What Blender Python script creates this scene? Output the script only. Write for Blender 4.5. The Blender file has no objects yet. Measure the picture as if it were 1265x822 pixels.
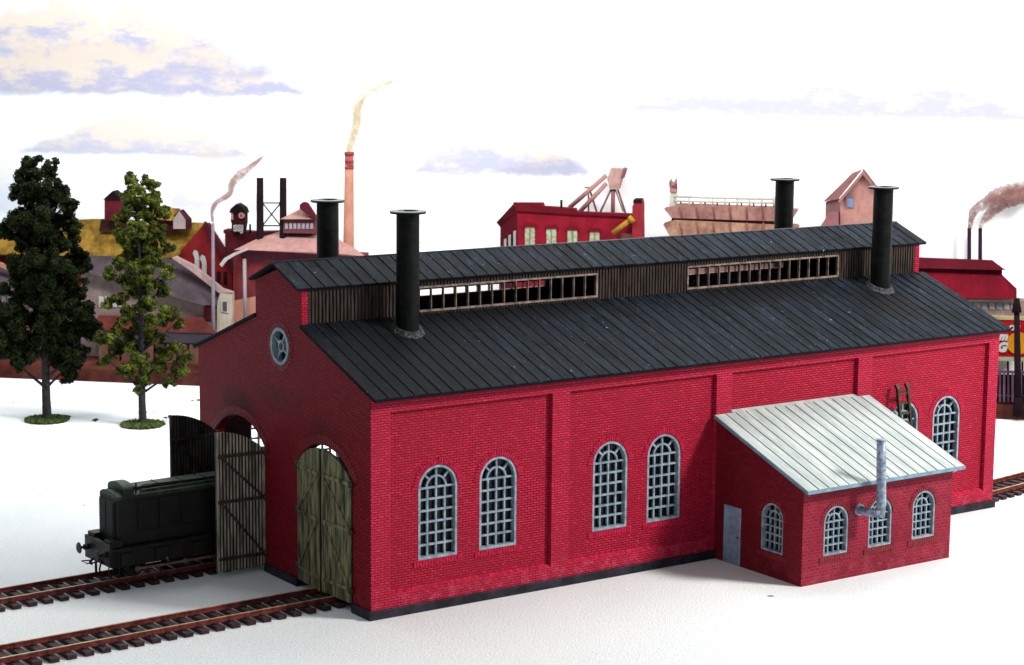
import bpy, bmesh, math, random
from mathutils import Vector, Matrix
from mathutils.geometry import delaunay_2d_cdt
random.seed(7)
D = bpy.data; S = bpy.context.scene; COL = S.collection
R_ = math.radians
PI = math.pi

# ------------------------------------------------------------------ camera data (solved from the photograph)
FPX, IW, IH = 2495.946, 1265.0, 822.0
CAM = Vector((-29.067, -49.039, 17.045))
yaw, pit, rol = R_(34.705), R_(-8.542), R_(0.502)
Fw = Vector((math.sin(yaw)*math.cos(pit), math.cos(yaw)*math.cos(pit), math.sin(pit)))
r0 = Vector((math.cos(yaw), -math.sin(yaw), 0)); u0 = r0.cross(Fw)
Rt = r0*math.cos(rol) + u0*math.sin(rol); Up = -r0*math.sin(rol) + u0*math.cos(rol)

# ------------------------------------------------------------------ materials
def new_mat(name, rough=.6, spec=.4, metal=0):
    m = D.materials.new(name); m.use_nodes = True
    nt = m.node_tree; b = nt.nodes['Principled BSDF']
    b.inputs['Roughness'].default_value = rough
    b.inputs['Specular IOR Level'].default_value = spec
    b.inputs['Metallic'].default_value = metal
    return m, nt, b
def N(nt, t, **kw):
    n = nt.nodes.new(t)
    for k, v in kw.items(): setattr(n, k, v)
    return n
def math_n(nt, op, a, b=None, clamp=False):
    n = N(nt, 'ShaderNodeMath', operation=op, use_clamp=clamp)
    for i, v in enumerate((a, b)):
        if v is None: continue
        if isinstance(v, (int, float)): n.inputs[i].default_value = v
        else: nt.links.new(v, n.inputs[i])
    return n.outputs[0]
def mixc(nt, f, a, b, blend='MIX'):
    n = N(nt, 'ShaderNodeMix', data_type='RGBA', blend_type=blend)
    for s, v in ((n.inputs[0], f), (n.inputs[6], a), (n.inputs[7], b)):
        if isinstance(v, (int, float)): s.default_value = v
        elif isinstance(v, tuple): s.default_value = (*v[:3], 1)
        else: nt.links.new(v, s)
    return n.outputs[2]
def noise(nt, vec, scale, detail=4, rough=.55):
    n = N(nt, 'ShaderNodeTexNoise'); n.inputs['Scale'].default_value = scale
    n.inputs['Detail'].default_value = detail; n.inputs['Roughness'].default_value = rough
    if vec: nt.links.new(vec, n.inputs['Vector'])
    return n.outputs[0]
def ramp(nt, f, p0, p1):
    n = N(nt, 'ShaderNodeMapRange', interpolation_type='SMOOTHSTEP'); nt.links.new(f, n.inputs[0])
    n.inputs[1].default_value = p0; n.inputs[2].default_value = p1
    return n.outputs[0]
def scalev(nt, vec, s):
    n = N(nt, 'ShaderNodeVectorMath', operation='MULTIPLY'); nt.links.new(vec, n.inputs[0]); n.inputs[1].default_value = s
    return n.outputs[0]
def bump(nt, b, h, strength=.5, dist=.02):
    n = N(nt, 'ShaderNodeBump'); n.inputs['Strength'].default_value = strength; n.inputs['Distance'].default_value = dist
    nt.links.new(h, n.inputs['Height']); nt.links.new(n.outputs[0], b.inputs['Normal'])
def plain(name, c, rough=.6, spec=.3, var=.25, scale=3, bs=0, metal=0, c2=None, stretch=None):
    m, nt, b = new_mat(name, rough, spec, metal)
    tc = N(nt, 'ShaderNodeTexCoord').outputs['Object']
    if stretch: tc = scalev(nt, tc, stretch)
    f = noise(nt, tc, scale)
    f = ramp(nt, f, .3, .7)
    lo = tuple(x*(1-var) for x in c); hi = c2 if c2 else tuple(min(1, x*(1+var)) for x in c)
    nt.links.new(mixc(nt, f, lo, hi), b.inputs['Base Color'])
    if bs: bump(nt, b, noise(nt, tc, scale*6), bs, .02)
    return m
def wave_mask(nt, coord, period, width):      # 1 inside a thin line every `period`
    f = math_n(nt, 'FRACT', math_n(nt, 'DIVIDE', coord, period))
    d = math_n(nt, 'ABSOLUTE', math_n(nt, 'SUBTRACT', f, .5))
    return math_n(nt, 'GREATER_THAN', d, .5 - width/period/2)

def brick_mat(name, axis, c1, c2, mort, stains=None, edge=(.8, .25, .3), row=.077, mort_light=0):
    m, nt, b = new_mat(name, .6, .12)
    tc = N(nt, 'ShaderNodeTexCoord').outputs['Object']
    sp = N(nt, 'ShaderNodeSeparateXYZ'); nt.links.new(tc, sp.inputs[0])
    cb = N(nt, 'ShaderNodeCombineXYZ'); nt.links.new(sp.outputs[axis], cb.inputs[0]); nt.links.new(sp.outputs[2], cb.inputs[1])
    br = N(nt, 'ShaderNodeTexBrick'); nt.links.new(cb.outputs[0], br.inputs['Vector'])
    br.inputs['Scale'].default_value = 1; br.inputs['Mortar Size'].default_value = .014
    br.inputs['Mortar Smooth'].default_value = .4; br.inputs['Brick Width'].default_value = .225
    br.inputs['Row Height'].default_value = row; br.inputs['Bias'].default_value = 0
    br.inputs['Color1'].default_value = (*c1, 1); br.inputs['Color2'].default_value = (*c2, 1); br.inputs['Mortar'].default_value = (*mort, 1)
    col = br.outputs['Color']
    n1 = ramp(nt, noise(nt, tc, .45, 8, .72), .38, .68)
    col = mixc(nt, math_n(nt, 'MULTIPLY', n1, .75), col, tuple(x*.55 for x in c1))
    n2 = ramp(nt, noise(nt, tc, 7, 8, .8), .50, .72)
    n2 = math_n(nt, 'MULTIPLY', n2, math_n(nt, 'SUBTRACT', 1.0, br.outputs['Fac']))
    col = mixc(nt, math_n(nt, 'MULTIPLY', n2, .5), col, edge)
    # dry-brushed dust at the foot of the wall
    low = math_n(nt, 'MULTIPLY', ramp(nt, sp.outputs[2], 1.1, .2), ramp(nt, noise(nt, tc, 3, 6, .75), .45, .7))
    col = mixc(nt, math_n(nt, 'MULTIPLY', low, .4), col, edge)
    if stains:
        tot = None
        for (a0, z0, ra, rz, st) in stains:
            da = math_n(nt, 'DIVIDE', math_n(nt, 'SUBTRACT', sp.outputs[axis], a0), ra)
            dz = math_n(nt, 'DIVIDE', math_n(nt, 'SUBTRACT', sp.outputs[2], z0), rz)
            d = math_n(nt, 'ADD', math_n(nt, 'MULTIPLY', da, da), math_n(nt, 'MULTIPLY', dz, dz))
            d = math_n(nt, 'ADD', d, math_n(nt, 'MULTIPLY', noise(nt, tc, 1.6, 5, .7), 1.2))
            k = math_n(nt, 'MULTIPLY', ramp(nt, d, 1.7, .4), st)
            tot = k if tot is None else math_n(nt, 'MAXIMUM', tot, k)
        col = mixc(nt, tot, col, (.012, .006, .007))
    nt.links.new(col, b.inputs['Base Color'])
    h = math_n(nt, 'SUBTRACT', math_n(nt, 'ADD', math_n(nt, 'MULTIPLY', noise(nt, tc, 22, 3), .25), 1), br.outputs['Fac'])
    bump(nt, b, h, 1.0, .035)
    return m

M = {}
RED1, RED2, MORT = (.49, .011, .043), (.34, .008, .028), (.10, .003, .011)
M['brick'] = brick_mat('painted red brick', 0, RED1, RED2, MORT, edge=(.80, .10, .20))
M['brick_pier'] = brick_mat('dry brushed red brick', 0, (.55, .016, .056), (.42, .012, .042), (.15, .006, .020), edge=(.80, .16, .24))
M['brick_gable'] = brick_mat('shaded sooty red brick', 1, (.32, .008, .024), (.20, .006, .015), (.025, .001, .003),
     stains=[(2.65, 5.1, 1.3, .6, .4), (8.2, 5.1, 1.5, .7, .65), (5.6, 5.7, 2.0, .6, .3)], edge=(.40, .07, .08))  # whole gable red darkened to paint its shade; stains are smoke grime
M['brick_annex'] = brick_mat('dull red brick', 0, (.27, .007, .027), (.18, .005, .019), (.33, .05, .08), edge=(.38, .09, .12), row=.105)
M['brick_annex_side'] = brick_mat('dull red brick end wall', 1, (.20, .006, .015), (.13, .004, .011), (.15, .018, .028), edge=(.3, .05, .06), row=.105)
M['voussoir'] = plain('red arch bricks', (.36, .007, .032), .6, .12, .35, 9, .3, c2=(.50, .014, .055))
M['voussoir_dark'] = plain('dull arch bricks', (.17, .008, .014), .55, .3, .35, 9, .3)
M['joint'] = plain('dark joint', (.05, .003, .006), .8, .1)

def roof_mat(name, c, c2, streak_c, rough=.62, soot_shade=None):
    m, nt, b = new_mat(name, rough, .07)
    tc = N(nt, 'ShaderNodeTexCoord').outputs['Object']
    sp = N(nt, 'ShaderNodeSeparateXYZ'); nt.links.new(tc, sp.inputs[0])
    f = ramp(nt, noise(nt, scalev(nt, tc, (2.2, .35, .35)), 1.3, 6, .65), .35, .7)
    col = mixc(nt, f, c, c2)
    f2 = ramp(nt, noise(nt, scalev(nt, tc, (4, .8, .8)), 2.2, 9, .8), .53, .76)
    col = mixc(nt, math_n(nt, 'MULTIPLY', f2, .8), col, streak_c)
    f3 = ramp(nt, noise(nt, tc, 7.5, 2, .5), .755, .775)
    col = mixc(nt, f3, col, tuple(min(1, x*4+.08) for x in streak_c))
    if soot_shade:
        for (x0, y0, rx, ry, st) in soot_shade:
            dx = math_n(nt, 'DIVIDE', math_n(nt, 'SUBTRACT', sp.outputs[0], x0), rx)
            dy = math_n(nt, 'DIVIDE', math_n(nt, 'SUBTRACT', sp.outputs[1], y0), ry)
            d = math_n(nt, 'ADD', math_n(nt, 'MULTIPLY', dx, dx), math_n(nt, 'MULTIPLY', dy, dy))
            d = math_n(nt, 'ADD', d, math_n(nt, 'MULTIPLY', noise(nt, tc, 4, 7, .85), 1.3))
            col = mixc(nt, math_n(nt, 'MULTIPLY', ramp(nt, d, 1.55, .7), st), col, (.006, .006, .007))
    nt.links.new(col, b.inputs['Base Color'])
    bump(nt, b, noise(nt, scalev(nt, tc, (6, 2, 2)), 3, 6, .7), .5, .03)
    return m
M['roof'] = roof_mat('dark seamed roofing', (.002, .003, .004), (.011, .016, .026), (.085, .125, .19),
     soot_shade=[(22.6, 2.2, 1.6, 1.8, .97), (3.0, 3.2, 4.2, 2.2, .8), (17.5, 3.5, 4.8, 1.0, .9), (8, 3.7, 4.5, .8, .85), (2.0, 1.0, 4.6, 2.4, .7)])  # right stack's patch is smoke dirt; left ones paint in dimmer light
M['roof_groove'] = plain('roof groove', (.004, .005, .007), .8, .1)
M['roof_edge'] = plain('roof edge', (.020, .022, .026), .5, .4)
M['lead'] = roof_mat('pale grey roofing', (.33, .37, .365), (.52, .55, .53), (.18, .22, .22), .6, soot_shade=[(20, -.6, .6, .9, .25)])
M['lead_groove'] = plain('pale roof groove', (.05, .07, .07), .8, .1)
M['lead_edge'] = plain('blue grey sheet edge', (.12, .24, .30), .5, .4)
M['plinth'] = plain('black plinth', (.005, .005, .008), .5, .25, .5, 2, .3, c2=(.025, .02, .035))
M['frame'] = plain('grey blue window frame', (.16, .22, .29), .45, .4, .2, 5, c2=(.28, .36, .40))
M['frame_shade'] = plain('slate frame', (.20, .28, .36), .45, .4, .2, 5)
M['pane'] = plain('dark window glass', (.003, .003, .004), .3, .2, .5, 1.5)
M['timber'] = plain('brown cladding boards', (.014, .009, .007), .6, .2, .5, 2.5, .3, c2=(.055, .036, .028), stretch=(6, 1, .6))
M['clere_frame'] = plain('pale clerestory frame', (.13, .10, .08), .5, .3, .4, 4, c2=(.26, .20, .16))
M['stack'] = plain('black stovepipe iron', (.0012, .0014, .0014), .5, .12, .5, 4, .1, c2=(.005, .006, .006))
M['flange'] = plain('dark green flange', (.006, .016, .015), .4, .5, .4, 6)
M['dust'] = plain('ash grey dust', (.004, .005, .006), .8, .2, .5, 14, c2=(.07, .075, .08))
M['door'] = plain('olive weathered planks', (.050, .052, .024), .6, .25, .45, 2.2, .3, c2=(.24, .23, .125), stretch=(3, 3, .5))
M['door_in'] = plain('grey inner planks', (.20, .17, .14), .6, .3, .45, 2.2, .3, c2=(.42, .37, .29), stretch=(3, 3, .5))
M['door_shaded'] = plain('shade darkened planks', (.014, .013, .011), .6, .3, .45, 2.2, .3, c2=(.055, .05, .04), stretch=(3, 3, .5))  # planks coloured near black to paint the shade on this leaf
M['brick_in'] = plain('shade darkened inner brick', (.02, .006, .007), .8, .1)  # interior shade painted into the colour of rear wall and floor
M['door_gap'] = plain('dark plank backing', (.014, .012, .014), .8, .2)
M['iron'] = plain('rusty black iron', (.012, .011, .011), .45, .4, .5, 8, c2=(.05, .03, .025))
M['door_grey'] = plain('grey blue door paint', (.20, .27, .38), .45, .4, .15, 4, c2=(.27, .36, .47))
M['zinc'] = plain('blue grey zinc pipe', (.14, .19, .29), .4, .5, .4, 7, .2, c2=(.30, .36, .45))
M['ladder'] = plain('dark green ladder', (.010, .014, .006), .5, .3, .5, 8, c2=(.045, .045, .016))
M['rail'] = plain('rusty rail', (.11, .016, .014), .5, .3, .4, 5, c2=(.21, .036, .026))
M['railtop'] = plain('bright rail head', (.55, .42, .22), .3, .6, .3, 5, metal=.3)
M['sleeper'] = plain('dark sleeper plastic', (.018, .008, .010), .6, .25, .5, 6, .3, c2=(.050, .019, .022))
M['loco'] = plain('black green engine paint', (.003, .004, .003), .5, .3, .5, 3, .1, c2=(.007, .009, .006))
M['loco_top'] = plain('lighter green engine top', (.010, .020, .010), .5, .3, .4, 4, c2=(.028, .05, .024))  # hood top and cowl a lighter green than the sides
M['loco_iron'] = plain('black running gear', (.004, .003, .003), .5, .3, .5, 6, c2=(.012, .007, .006))
M['rod'] = plain('brown side rod', (.14, .075, .05), .4, .5, .4, 8)
M['floor_in'] = plain('dark earth floor', (.03, .03, .035), .9, .2)
M['trunk'] = plain('dark bark', (.010, .009, .011), .8, .2, .5, 8, .4, c2=(.035, .03, .03))
M['leaf_dark'] = plain('dark green foam leaves', (.003, .006, .0015), .8, .1, .6, 2.2, c2=(.016, .025, .005))
M['leaf_light'] = plain('olive green foam leaves', (.016, .026, .005), .8, .1, .5, 2.2, c2=(.12, .14, .020))
M['tuft'] = plain('green turf', (.02, .05, .012), .9, .1, .6, 9, c2=(.09, .12, .03))
M['soil'] = plain('brown scatter', (.06, .02, .012), .9, .1, .5, 9)

# white ground
m, nt, b = new_mat('white baseboard card', .75, .2)
tc = N(nt, 'ShaderNodeTexCoord').outputs['Object']
f = ramp(nt, noise(nt, tc, .12, 4), .3, .7)
col = mixc(nt, f, (.80, .83, .85), (.86, .87, .86))
f2 = ramp(nt, noise(nt, tc, 9, 4, .8), .35, .75)
col = mixc(nt, math_n(nt, 'MULTIPLY', f2, .4), col, (.60, .63, .64))
f3 = ramp(nt, noise(nt, tc, 1.7, 1, .3), .80, .81)
col = mixc(nt, math_n(nt, 'MULTIPLY', f3, .8), col, (.1, .08, .06))
nt.links.new(col, b.inputs['Base Color']); bump(nt, b, noise(nt, tc, 11, 6, .8), .9, .05)
M['ground'] = m

# ------------------------------------------------------------------ mesh helpers
def tag(o, label=None, cat=None, group=None, kind=None):
    if label: o['label'] = label
    if cat: o['category'] = cat
    if group: o['group'] = group
    if kind: o['kind'] = kind
    return o
def empty(name, loc=(0, 0, 0), rz=0, parent=None):
    o = D.objects.new(name, None); o.location = loc; o.rotation_euler = (0, 0, rz); o.empty_display_size = .3
    COL.objects.link(o)
    if parent: o.parent = parent
    return o
class MB:
    def __init__(s): s.bm = bmesh.new(); s.mi = 0
    def face(s, pts):
        vs = [s.bm.verts.new(p) for p in pts]
        try: f = s.bm.faces.new(vs); f.material_index = s.mi; return f
        except ValueError: return None
    def box(s, a, b_, mat=None):
        x0, y0, z0 = [min(p, q) for p, q in zip(a, b_)]; x1, y1, z1 = [max(p, q) for p, q in zip(a, b_)]
        P = [Vector(p) for p in ((x0,y0,z0),(x1,y0,z0),(x1,y1,z0),(x0,y1,z0),(x0,y0,z1),(x1,y0,z1),(x1,y1,z1),(x0,y1,z1))]
        if mat: P = [mat @ p for p in P]
        V = [s.bm.verts.new(p) for p in P]
        for q in ((0,3,2,1),(4,5,6,7),(0,1,5,4),(1,2,6,5),(2,3,7,6),(3,0,4,7)):
            f = s.bm.faces.new([V[i] for i in q]); f.material_index = s.mi
    def hexa(s, P):      # 8 points bottom ring, top ring
        V = [s.bm.verts.new(p) for p in P]
        for q in ((0,3,2,1),(4,5,6,7),(0,1,5,4),(1,2,6,5),(2,3,7,6),(3,0,4,7)):
            f = s.bm.faces.new([V[i] for i in q]); f.material_index = s.mi
    def bar(s, a, b_, w, h=None):     # rectangular bar between points
        a = Vector(a); b_ = Vector(b_); h = h or w
        d = (b_-a).normalized(); ref = Vector((0, 0, 1)) if abs(d.z) < .9 else Vector((0, 1, 0))
        x = d.cross(ref).normalized()*w/2; y = x.cross(d).normalized()*h/2
        s.hexa([a-x-y, a+x-y, a+x+y, a-x+y, b_-x-y, b_+x-y, b_+x+y, b_-x+y])
    def tube(s, pts, rad, n=16, cap=True, flat=1, smooth=True):
        pts = [Vector(p) for p in pts]; rad = rad if isinstance(rad, (list, tuple)) else [rad]*len(pts)
        rings = []
        px = None
        for i, p in enumerate(pts):
            d = (pts[min(i+1, len(pts)-1)] - pts[max(i-1, 0)]).normalized()
            if px is None:
                ref = Vector((1, 0, 0)) if abs(d.x) < .9 else Vector((0, 1, 0))
                px = (ref - d*ref.dot(d)).normalized()
            else: px = (px - d*px.dot(d)).normalized()
            py = d.cross(px)
            rings.append([s.bm.verts.new(p + px*math.cos(2*PI*k/n)*rad[i] + py*math.sin(2*PI*k/n)*rad[i]*flat) for k in range(n)])
        for a, b_ in zip(rings, rings[1:]):
            for k in range(n):
                f = s.bm.faces.new((a[k], a[(k+1) % n], b_[(k+1) % n], b_[k])); f.material_index = s.mi; f.smooth = smooth
        if cap:
            for r in (rings[0][::-1], rings[-1]):
                f = s.bm.faces.new(r); f.material_index = s.mi
    def lathe(s, c, prof, n=28):      # profile [(r,z)...] around vertical axis at c
        rings = []
        for r, z in prof:
            rings.append([s.bm.verts.new((c[0]+r*math.cos(2*PI*k/n), c[1]+r*math.sin(2*PI*k/n), c[2]+z)) for k in range(n)])
        for a, b_ in zip(rings, rings[1:]):
            for k in range(n):
                f = s.bm.faces.new((a[k], a[(k+1) % n], b_[(k+1) % n], b_[k])); f.material_index = s.mi
                f.smooth = False
    def prism(s, poly, fn, t0, t1, holes=(), back=True):
        """poly / holes: lists of 2-D points; fn(a, b, t) -> 3-D point; closed solid from t0 (front) to t1."""
        co = []; ed = []
        for lp in [poly]+list(holes):
            k = len(co); n = len(lp); co += [Vector(p) for p in lp]; ed += [(k+i, k+(i+1) % n) for i in range(n)]
        v, e, fs, *_ = delaunay_2d_cdt(co, ed, [], 1, 1e-6)
        def inside(p, lp):
            c = False; j = len(lp)-1
            for i in range(len(lp)):
                if (lp[i][1] > p[1]) != (lp[j][1] > p[1]) and p[0] < (lp[j][0]-lp[i][0])*(p[1]-lp[i][1])/(lp[j][1]-lp[i][1])+lp[i][0]: c = not c
                j = i
            return c
        tri = []
        for f in fs:
            c = sum((v[i] for i in f), Vector((0, 0)))/len(f)
            if inside(c, poly) and not any(inside(c, h) for h in holes): tri.append(f)
        A = {}; B = {}
        for f in tri:
            for i in f:
                if i not in A:
                    A[i] = s.bm.verts.new(fn(v[i][0], v[i][1], t0)); B[i] = s.bm.verts.new(fn(v[i][0], v[i][1], t1))
        cnt = {}
        for f in tri:
            g = s.bm.faces.new([A[i] for i in f]); g.material_index = s.mi
            if back: g = s.bm.faces.new([B[i] for i in reversed(f)]); g.material_index = s.mi
            for i in range(len(f)):
                k = (f[i], f[(i+1) % len(f)]); cnt[k] = 1
        for (i, j) in cnt:
            if (j, i) not in cnt:
                g = s.bm.faces.new((A[j], A[i], B[i], B[j])); g.material_index = s.mi
    def build(s, name, mats, parent=None, loc=None, bevel=0, smooth=False, normals=True):
        me = D.meshes.new(name)
        if normals: bmesh.ops.recalc_face_normals(s.bm, faces=s.bm.faces)
        s.bm.to_mesh(me); s.bm.free()
        for mm in (mats if isinstance(mats, (list, tuple)) else [mats]): me.materials.append(M[mm] if isinstance(mm, str) else mm)
        o = D.objects.new(name, me); COL.objects.link(o)
        if parent: o.parent = parent
        if loc: o.location = loc
        if bevel:
            md = o.modifiers.new('bevel', 'BEVEL'); md.width = bevel; md.segments = 2; md.limit_method = 'ANGLE'; md.angle_limit = R_(40)
        return o
FY = lambda y: (lambda a, b_, t: (a, t, b_))      # wall in XZ
fXZ = lambda a, b_, t: (a, t, b_)
fYZ = lambda a, b_, t: (t, a, b_)

# ------------------------------------------------------------------ dimensions of the engine shed
W, L, PL = 11.1, 26.2, .27
MID = W/2; WC = 1.47
def zroof(y): return 6.585 + (min(y, W-y)+.333)*.3636
EAVE = 6.58
ZC1, ZC2, ZR = 8.19, 9.26, 9.80

def arch_poly(x0, x1, z0, z1, n=14):
    r = (x1-x0)/2; zs = z1-r; c = (x0+x1)/2
    return [(x0, z0), (x1, z0)] + [(c+r*math.cos(PI*i/n), zs+r*math.sin(PI*i/n)) for i in range(n+1)]

def window(parent, x0, x1, z0, z1, rows, plane, place, depth=.16, cols=4, vmat='voussoir', pane=True, trims=True, frame_mat='frame'):
    """place(a, t, z) -> 3-D : a along wall, t depth inwards from wall face"""
    fn = lambda a, z, t: place(a, t, z)
    w = x1-x0; r = w/2; zs = z1-r; c = (x0+x1)/2
    mb = MB(); e = w*.055
    # outer frame: deep arched ring
    mb.prism(arch_poly(x0, x1, z0, z1), fn, .010, depth+.07, [arch_poly(x0+e, x1-e, z0+e*1.1, z1-e)])
    t = w*.021
    for i in range(1, cols):
        x = x0+e+(w-2*e)*i/cols
        top = zs + (r*.5 if i*2 != cols else 0)
        mb.prism([(x-t, z0+e), (x+t, z0+e), (x+t, zs), (x-t, zs)], fn, .105, .178)
    for j in range(0, rows):
        z = zs - (zs-z0-e)*j/rows
        mb.prism([(x0+e, z-t), (x1-e, z-t), (x1-e, z+t), (x0+e, z+t)], fn, .09, .175)
    # fan light: inner half ring and spokes
    ri = r*.50; n = 12
    ring = [(c+(ri+t)*math.cos(PI*i/n), zs+(ri+t)*math.sin(PI*i/n)) for i in range(n+1)] + [(c+(ri-t)*math.cos(PI*i/n), zs+(ri-t)*math.sin(PI*i/n)) for i in range(n, -1, -1)]
    mb.prism(ring, fn, .098, .173)
    for a in (45, 90, 135):
        ca, sa = math.cos(R_(a)), math.sin(R_(a)); i0 = ri if a != 90 else 0
        p = [(c+ca*i0-sa*t, zs+sa*i0+ca*t), (c+ca*i0+sa*t, zs+sa*i0-ca*t), (c+ca*(r-e*.6)+sa*t, zs+sa*(r-e*.6)-ca*t), (c+ca*(r-e*.6)-sa*t, zs+sa*(r-e*.6)+ca*t)]
        mb.prism(p, fn, .101, .171)
    fr = mb.build('window', frame_mat, parent)
    if pane:
        mb = MB(); mb.prism(arch_poly(x0+e*.5, x1-e*.5, z0+e*.5, z1-e*.5), fn, depth+.05, depth+.062); mb.build('pane', 'pane', fr)
    if trims:
        mb = MB(); nb = max(11, int(PI*(r+.12)/.088)); ln = .2 if w > 1.2 else .15
        for i in range(nb):
            a = PI*(i+.5)/nb; da = PI/nb*.36
            q = []
            lo, hi = r+.02, r+.02+ln*random.uniform(.8, 1.1)
            for rr, aa in ((lo, a-da), (hi, a-da), (hi, a+da), (lo, a+da)): q.append((c+rr*math.cos(aa), zs+rr*math.sin(aa)))
            mb.prism(q, fn, -.022, .01)
        mb.build('brick_arch', vmat, fr)
        mb = MB(); nb = int((w+.36)/.10)
        for i in range(nb):
            a0 = x0-.18+(w+.36)*i/nb
            mb.prism([(a0+.008, z0-.19), (a0+(w+.36)/nb-.008, z0-.19), (a0+(w+.36)/nb-.008, z0-.02), (a0+.008, z0-.02)], fn, -.03, .01)
        mb.build('sill', vmat, fr)
    return fr

shed = empty('engine_shed', (0, 0, 0))
tag(shed, 'long red brick engine shed with black seamed roof and glazed roof monitor', 'engine shed')

# --- long front wall
P = .15
pil = [(0, .66), (6.43, 7.10), (12.96, 13.60), (19.25, 19.90), (25.70, L)]
WX = [(1.71, 3.08), (3.87, 5.23), (8.12, 9.48), (10.28, 11.63), (21.02, 22.38), (23.12, 24.48)]
mb = MB()
mb.prism([(.01, PL), (L-.01, PL), (L-.01, EAVE), (.01, EAVE)], fXZ, P, P+.25, [arch_poly(a, b_, 1.5, 4.32) for a, b_ in WX])
mb.mi = 1
mb.prism([(0, PL), (L, PL), (L, EAVE+.02), (0, EAVE+.02)], fXZ, 0, P, [[(pil[i][1], .66), (pil[i+1][0], .66), (pil[i+1][0], 6.10), (pil[i][1], 6.10)] for i in range(4)], back=False)
mb.build('front_wall', ['brick', 'brick_pier'], shed)
# a slim brick ledge along the foot of every panel
for i in range(4):
    mb = MB()
    x0, x1 = pil[i][1]+.004, pil[i+1][0]-.004; n = int((x1-x0)/.25)
    for k in range(n):
        a, b_ = x0+(x1-x0)*k/n+.006, x0+(x1-x0)*(k+1)/n-.006
        mb.hexa([(a, .01, .62), (b_, .01, .62), (b_, P, .62), (a, P, .62), (a, .02, .675), (b_, .02, .675), (b_, P, .76), (a, P, .76)])
    mb.box((x0, .06, .61), (x1, P, .66)); mb.build('ledge', 'voussoir', shed)
for a, b_ in WX: window(shed, a, b_, 1.5, 4.32, 6, 0, lambda a, t, z: (a, P+t, z))
# --- rear wall, open lights
mb = MB()
mb.prism([(.01, PL), (L-.01, PL), (L-.01, EAVE), (.01, EAVE)], fXZ, W-.3, W, [arch_poly(a, b_, 1.5, 4.32) for a, b_ in WX]+[arch_poly(.55, 1.05, 1.5, 2.75)])
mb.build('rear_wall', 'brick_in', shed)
for a, b_ in WX[:4]: window(shed, a, b_, 1.5, 4.32, 6, 0, lambda a, t, z: (a, W-t, z), pane=False, trims=False)
# --- gables
DY = [(1.02, 4.30), (6.48, 9.92)]
ZS, ZA = 3.98, 4.72
def seg_top(y, y0, y1, zs=ZS, za=ZA):
    h = (y1-y0)/2; f = za-zs; r = (h*h+f*f)/(2*f); c = (y0+y1)/2
    return za-r+math.sqrt(max(0, r*r-(y-c)**2))
def gable_poly(doors):
    p = [(.004, PL)]
    if doors:
        for y0, y1 in DY:
            p += [(y0, PL)] + [(y0+(y1-y0)*i/16, seg_top(y0+(y1-y0)*i/16, y0, y1)) for i in range(17)] + [(y1, PL)]
    p += [(W-.004, PL), (W-.004, zroof(W)-.12), (MID+WC, ZC1-.10), (MID+WC, ZC2-.02), (MID, ZR-.08), (MID-WC, ZC2-.02), (MID-WC, ZC1-.10), (.004, zroof(0)-.12)]
    return p
RWY, RWZ, RWR = 5.40, 7.35, .55
circ = lambda r, n=32: [(RWY+r*math.cos(2*PI*i/n), RWZ+r*math.sin(2*PI*i/n)) for i in range(n)]
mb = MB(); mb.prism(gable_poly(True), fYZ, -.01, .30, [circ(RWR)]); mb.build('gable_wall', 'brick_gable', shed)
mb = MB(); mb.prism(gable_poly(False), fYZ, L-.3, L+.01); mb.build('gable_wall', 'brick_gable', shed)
mb = MB()      # brick edge of the roof monitor
mb.box((.0, MID-WC-.012, ZC1-.02), (.22, MID-WC+.02, ZC2-.03)); mb.box((L-.22, MID-WC-.012, ZC1-.02), (L, MID-WC+.02, ZC2-.03))
mb.build('monitor_edge', 'brick', shed)
# round window
mb = MB(); mb.prism(circ(RWR+.03), fYZ, -.06, .22, [circ(RWR-.07)])
mb.prism(circ(.19), fYZ, .0, .10, [circ(.12)])
for a in (30, 120, 210, 300):
    ca, sa = math.cos(R_(a)), math.sin(R_(a))
    mb.prism([(RWY+ca*.15-sa*.035, RWZ+sa*.15+ca*.035), (RWY+ca*.15+sa*.035, RWZ+sa*.15-ca*.035), (RWY+ca*(RWR-.05)+sa*.035, RWZ+sa*(RWR-.05)-ca*.035), (RWY+ca*(RWR-.05)-sa*.035, RWZ+sa*(RWR-.05)+ca*.035)], fYZ, .01, .09)
rw = mb.build('round_window', 'frame', shed)
mb = MB(); mb.prism(circ(RWR-.05), fYZ, .20, .212); mb.build('pane', 'pane', rw)
mb = MB()
for i in range(34):
    a = 2*PI*(i+.5)/34; da = 2*PI/34*.36
    mb.prism([(RWY+rr*math.cos(aa), RWZ+rr*math.sin(aa)) for rr, aa in ((RWR+.045, a-da), (RWR+.22, a-da), (RWR+.22, a+da), (RWR+.045, a+da))], fYZ, -.028, .0)
mb.build('brick_ring', 'voussoir_dark', rw)
# --- plinth
mb = MB()
mb.box((-.10, -.09, 0), (L+.08, .30, PL)); 
mb.box((-.10, .30, 0), (.30, DY[0][0]-.02, PL)); mb.box((-.10, DY[0][1]+.02, 0), (.30, DY[1][0]-.02, PL)); mb.box((-.10, DY[1][1]+.02, 0), (.30, W-.3, PL))
mb.box((-.10, W-.3, 0), (L+.08, W+.09, PL)); mb.box((L-.3, .30, 0), (L+.08, W-.3, PL))
mb.build('plinth', 'plinth', shed, bevel=.015)
mb = MB(); mb.box((.31, .31, .004), (L-.31, W-.31, .02)); mb.build('floor', 'brick_in', shed)

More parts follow.
